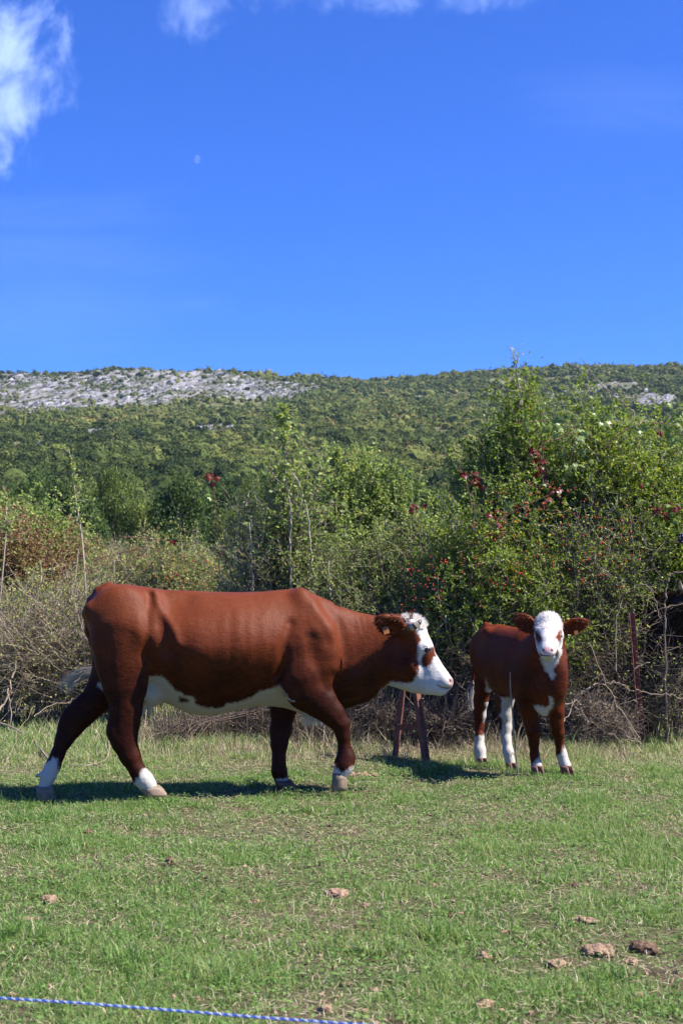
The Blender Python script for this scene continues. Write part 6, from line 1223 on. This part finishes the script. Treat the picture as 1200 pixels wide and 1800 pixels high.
# blue and white twisted fence cord near the lens
rr = np.array([P(x, y, Y) for x, y, Y in ((-120, 1746, 3.35), (0, 1754.5, 3.30), (150, 1764, 3.24), (300, 1776, 3.18), (450, 1788, 3.12), (600, 1799, 3.06), (760, 1810, 3.0))]); q = smooth_path(rr, 30); n = len(q)
g = Geo(); gw = Geo(); t = np.arange(n) * .9; L_ = np.cumsum(np.concatenate([[0], np.linalg.norm(np.diff(q, axis=0), axis=1)])); ph = L_ / .022 * 2 * math.pi
for j in range(3):
    off = np.stack([0 * ph, np.cos(ph + j * 2.094), np.sin(ph + j * 2.094)], 1) * .0017; qq = np.stack([np.interp(np.linspace(0, n - 1, 900), np.arange(n), (q)[:, i]) for i in range(3)], 1); pj = np.interp(np.linspace(0, n - 1, 900), np.arange(n), ph) + j * 2.094
    poly(g if j < 2 else gw, qq + np.stack([0 * pj, np.cos(pj), np.sin(pj)], 1) * .0014, .0014, .0014, 6)
M_blue = plain_mat('blue_cord', (0.03, 0.10, 0.50), .5, .4, .2, 80, .1); M_white = plain_mat('white_strand', (0.75, 0.76, 0.80), .5, .4, .05, 80, .1)
r = empty('twisted_rope', tuple(q[0])); tag(r, 'twisted blue and white fence cord crossing the bottom left corner', 'cord'); g.build('blue_strands', M_blue, r, True); gw.build('white_strand', M_white, r, True)
# the day moon; its sunlit phase is painted into the glow by surface direction
m, n_, l_, b = new_mat('day_moon'); n_.remove(b); em = n_.new('ShaderNodeEmission'); tr = n_.new('ShaderNodeBsdfTransparent'); ad = n_.new('ShaderNodeAddShader'); tcn = n_.new('ShaderNodeTexCoord')
nz_ = n_.new('ShaderNodeTexNoise'); nz_.inputs['Scale'].default_value = .06; l_.new(tcn.outputs['Object'], nz_.inputs['Vector']); vt = n_.new('ShaderNodeVectorMath'); vt.operation = 'DOT_PRODUCT'; ge = n_.new('ShaderNodeNewGeometry'); l_.new(ge.outputs['Normal'], vt.inputs[0]); vt.inputs[1].default_value = (.35, -.65, .67)
mr = n_.new('ShaderNodeMapRange'); mr.inputs[1].default_value = .2; mr.inputs[2].default_value = .8; mr.inputs[4].default_value = .05; l_.new(vt.outputs['Value'], mr.inputs[0]); l_.new(math_node(n_, l_, 'MULTIPLY', mr.outputs[0], math_node(n_, l_, 'ADD', nz_.outputs[0], .4)), em.inputs[1]); em.inputs[0].default_value = (.95, .95, .85, 1)
l_.new(em.outputs[0], ad.inputs[0]); l_.new(tr.outputs[0], ad.inputs[1]); l_.new(ad.outputs[0], n_['Material Output'].inputs[0])
o = ball('moon', P(347, 280, 6000), (16, 16, 19), m, None); tag(o, 'small pale day moon in the blue sky', 'moon')
# ------------------------------------------------------------------ air
if 'haze' not in SKIP:
    hm = bpy.data.materials.new('valley_haze'); hm.use_nodes = True; hn, hl_ = hm.node_tree.nodes, hm.node_tree.links; hn.clear(); ho = hn.new('ShaderNodeOutputMaterial'); pv = hn.new('ShaderNodeVolumePrincipled')
    pv.inputs['Color'].default_value = (.62, .80, 1, 1); pv.inputs['Density'].default_value = 0.00006; pv.inputs['Anisotropy'].default_value = 0.3; hl_.new(pv.outputs[0], ho.inputs['Volume'])
    x, y0, y1, z0, z1 = 2600, -60, 3300, -3, 215; bv = np.array([[a, b_, c_] for a in (-x, x) for b_ in (y0, y1) for c_ in (z0, z1)]); o = mesh_np('haze', bv, np.array([[0, 1, 3, 2], [4, 6, 7, 5], [0, 4, 5, 1], [2, 3, 7, 6], [0, 2, 6, 4], [1, 5, 7, 3]]), hm); tag(o, kind='stuff')
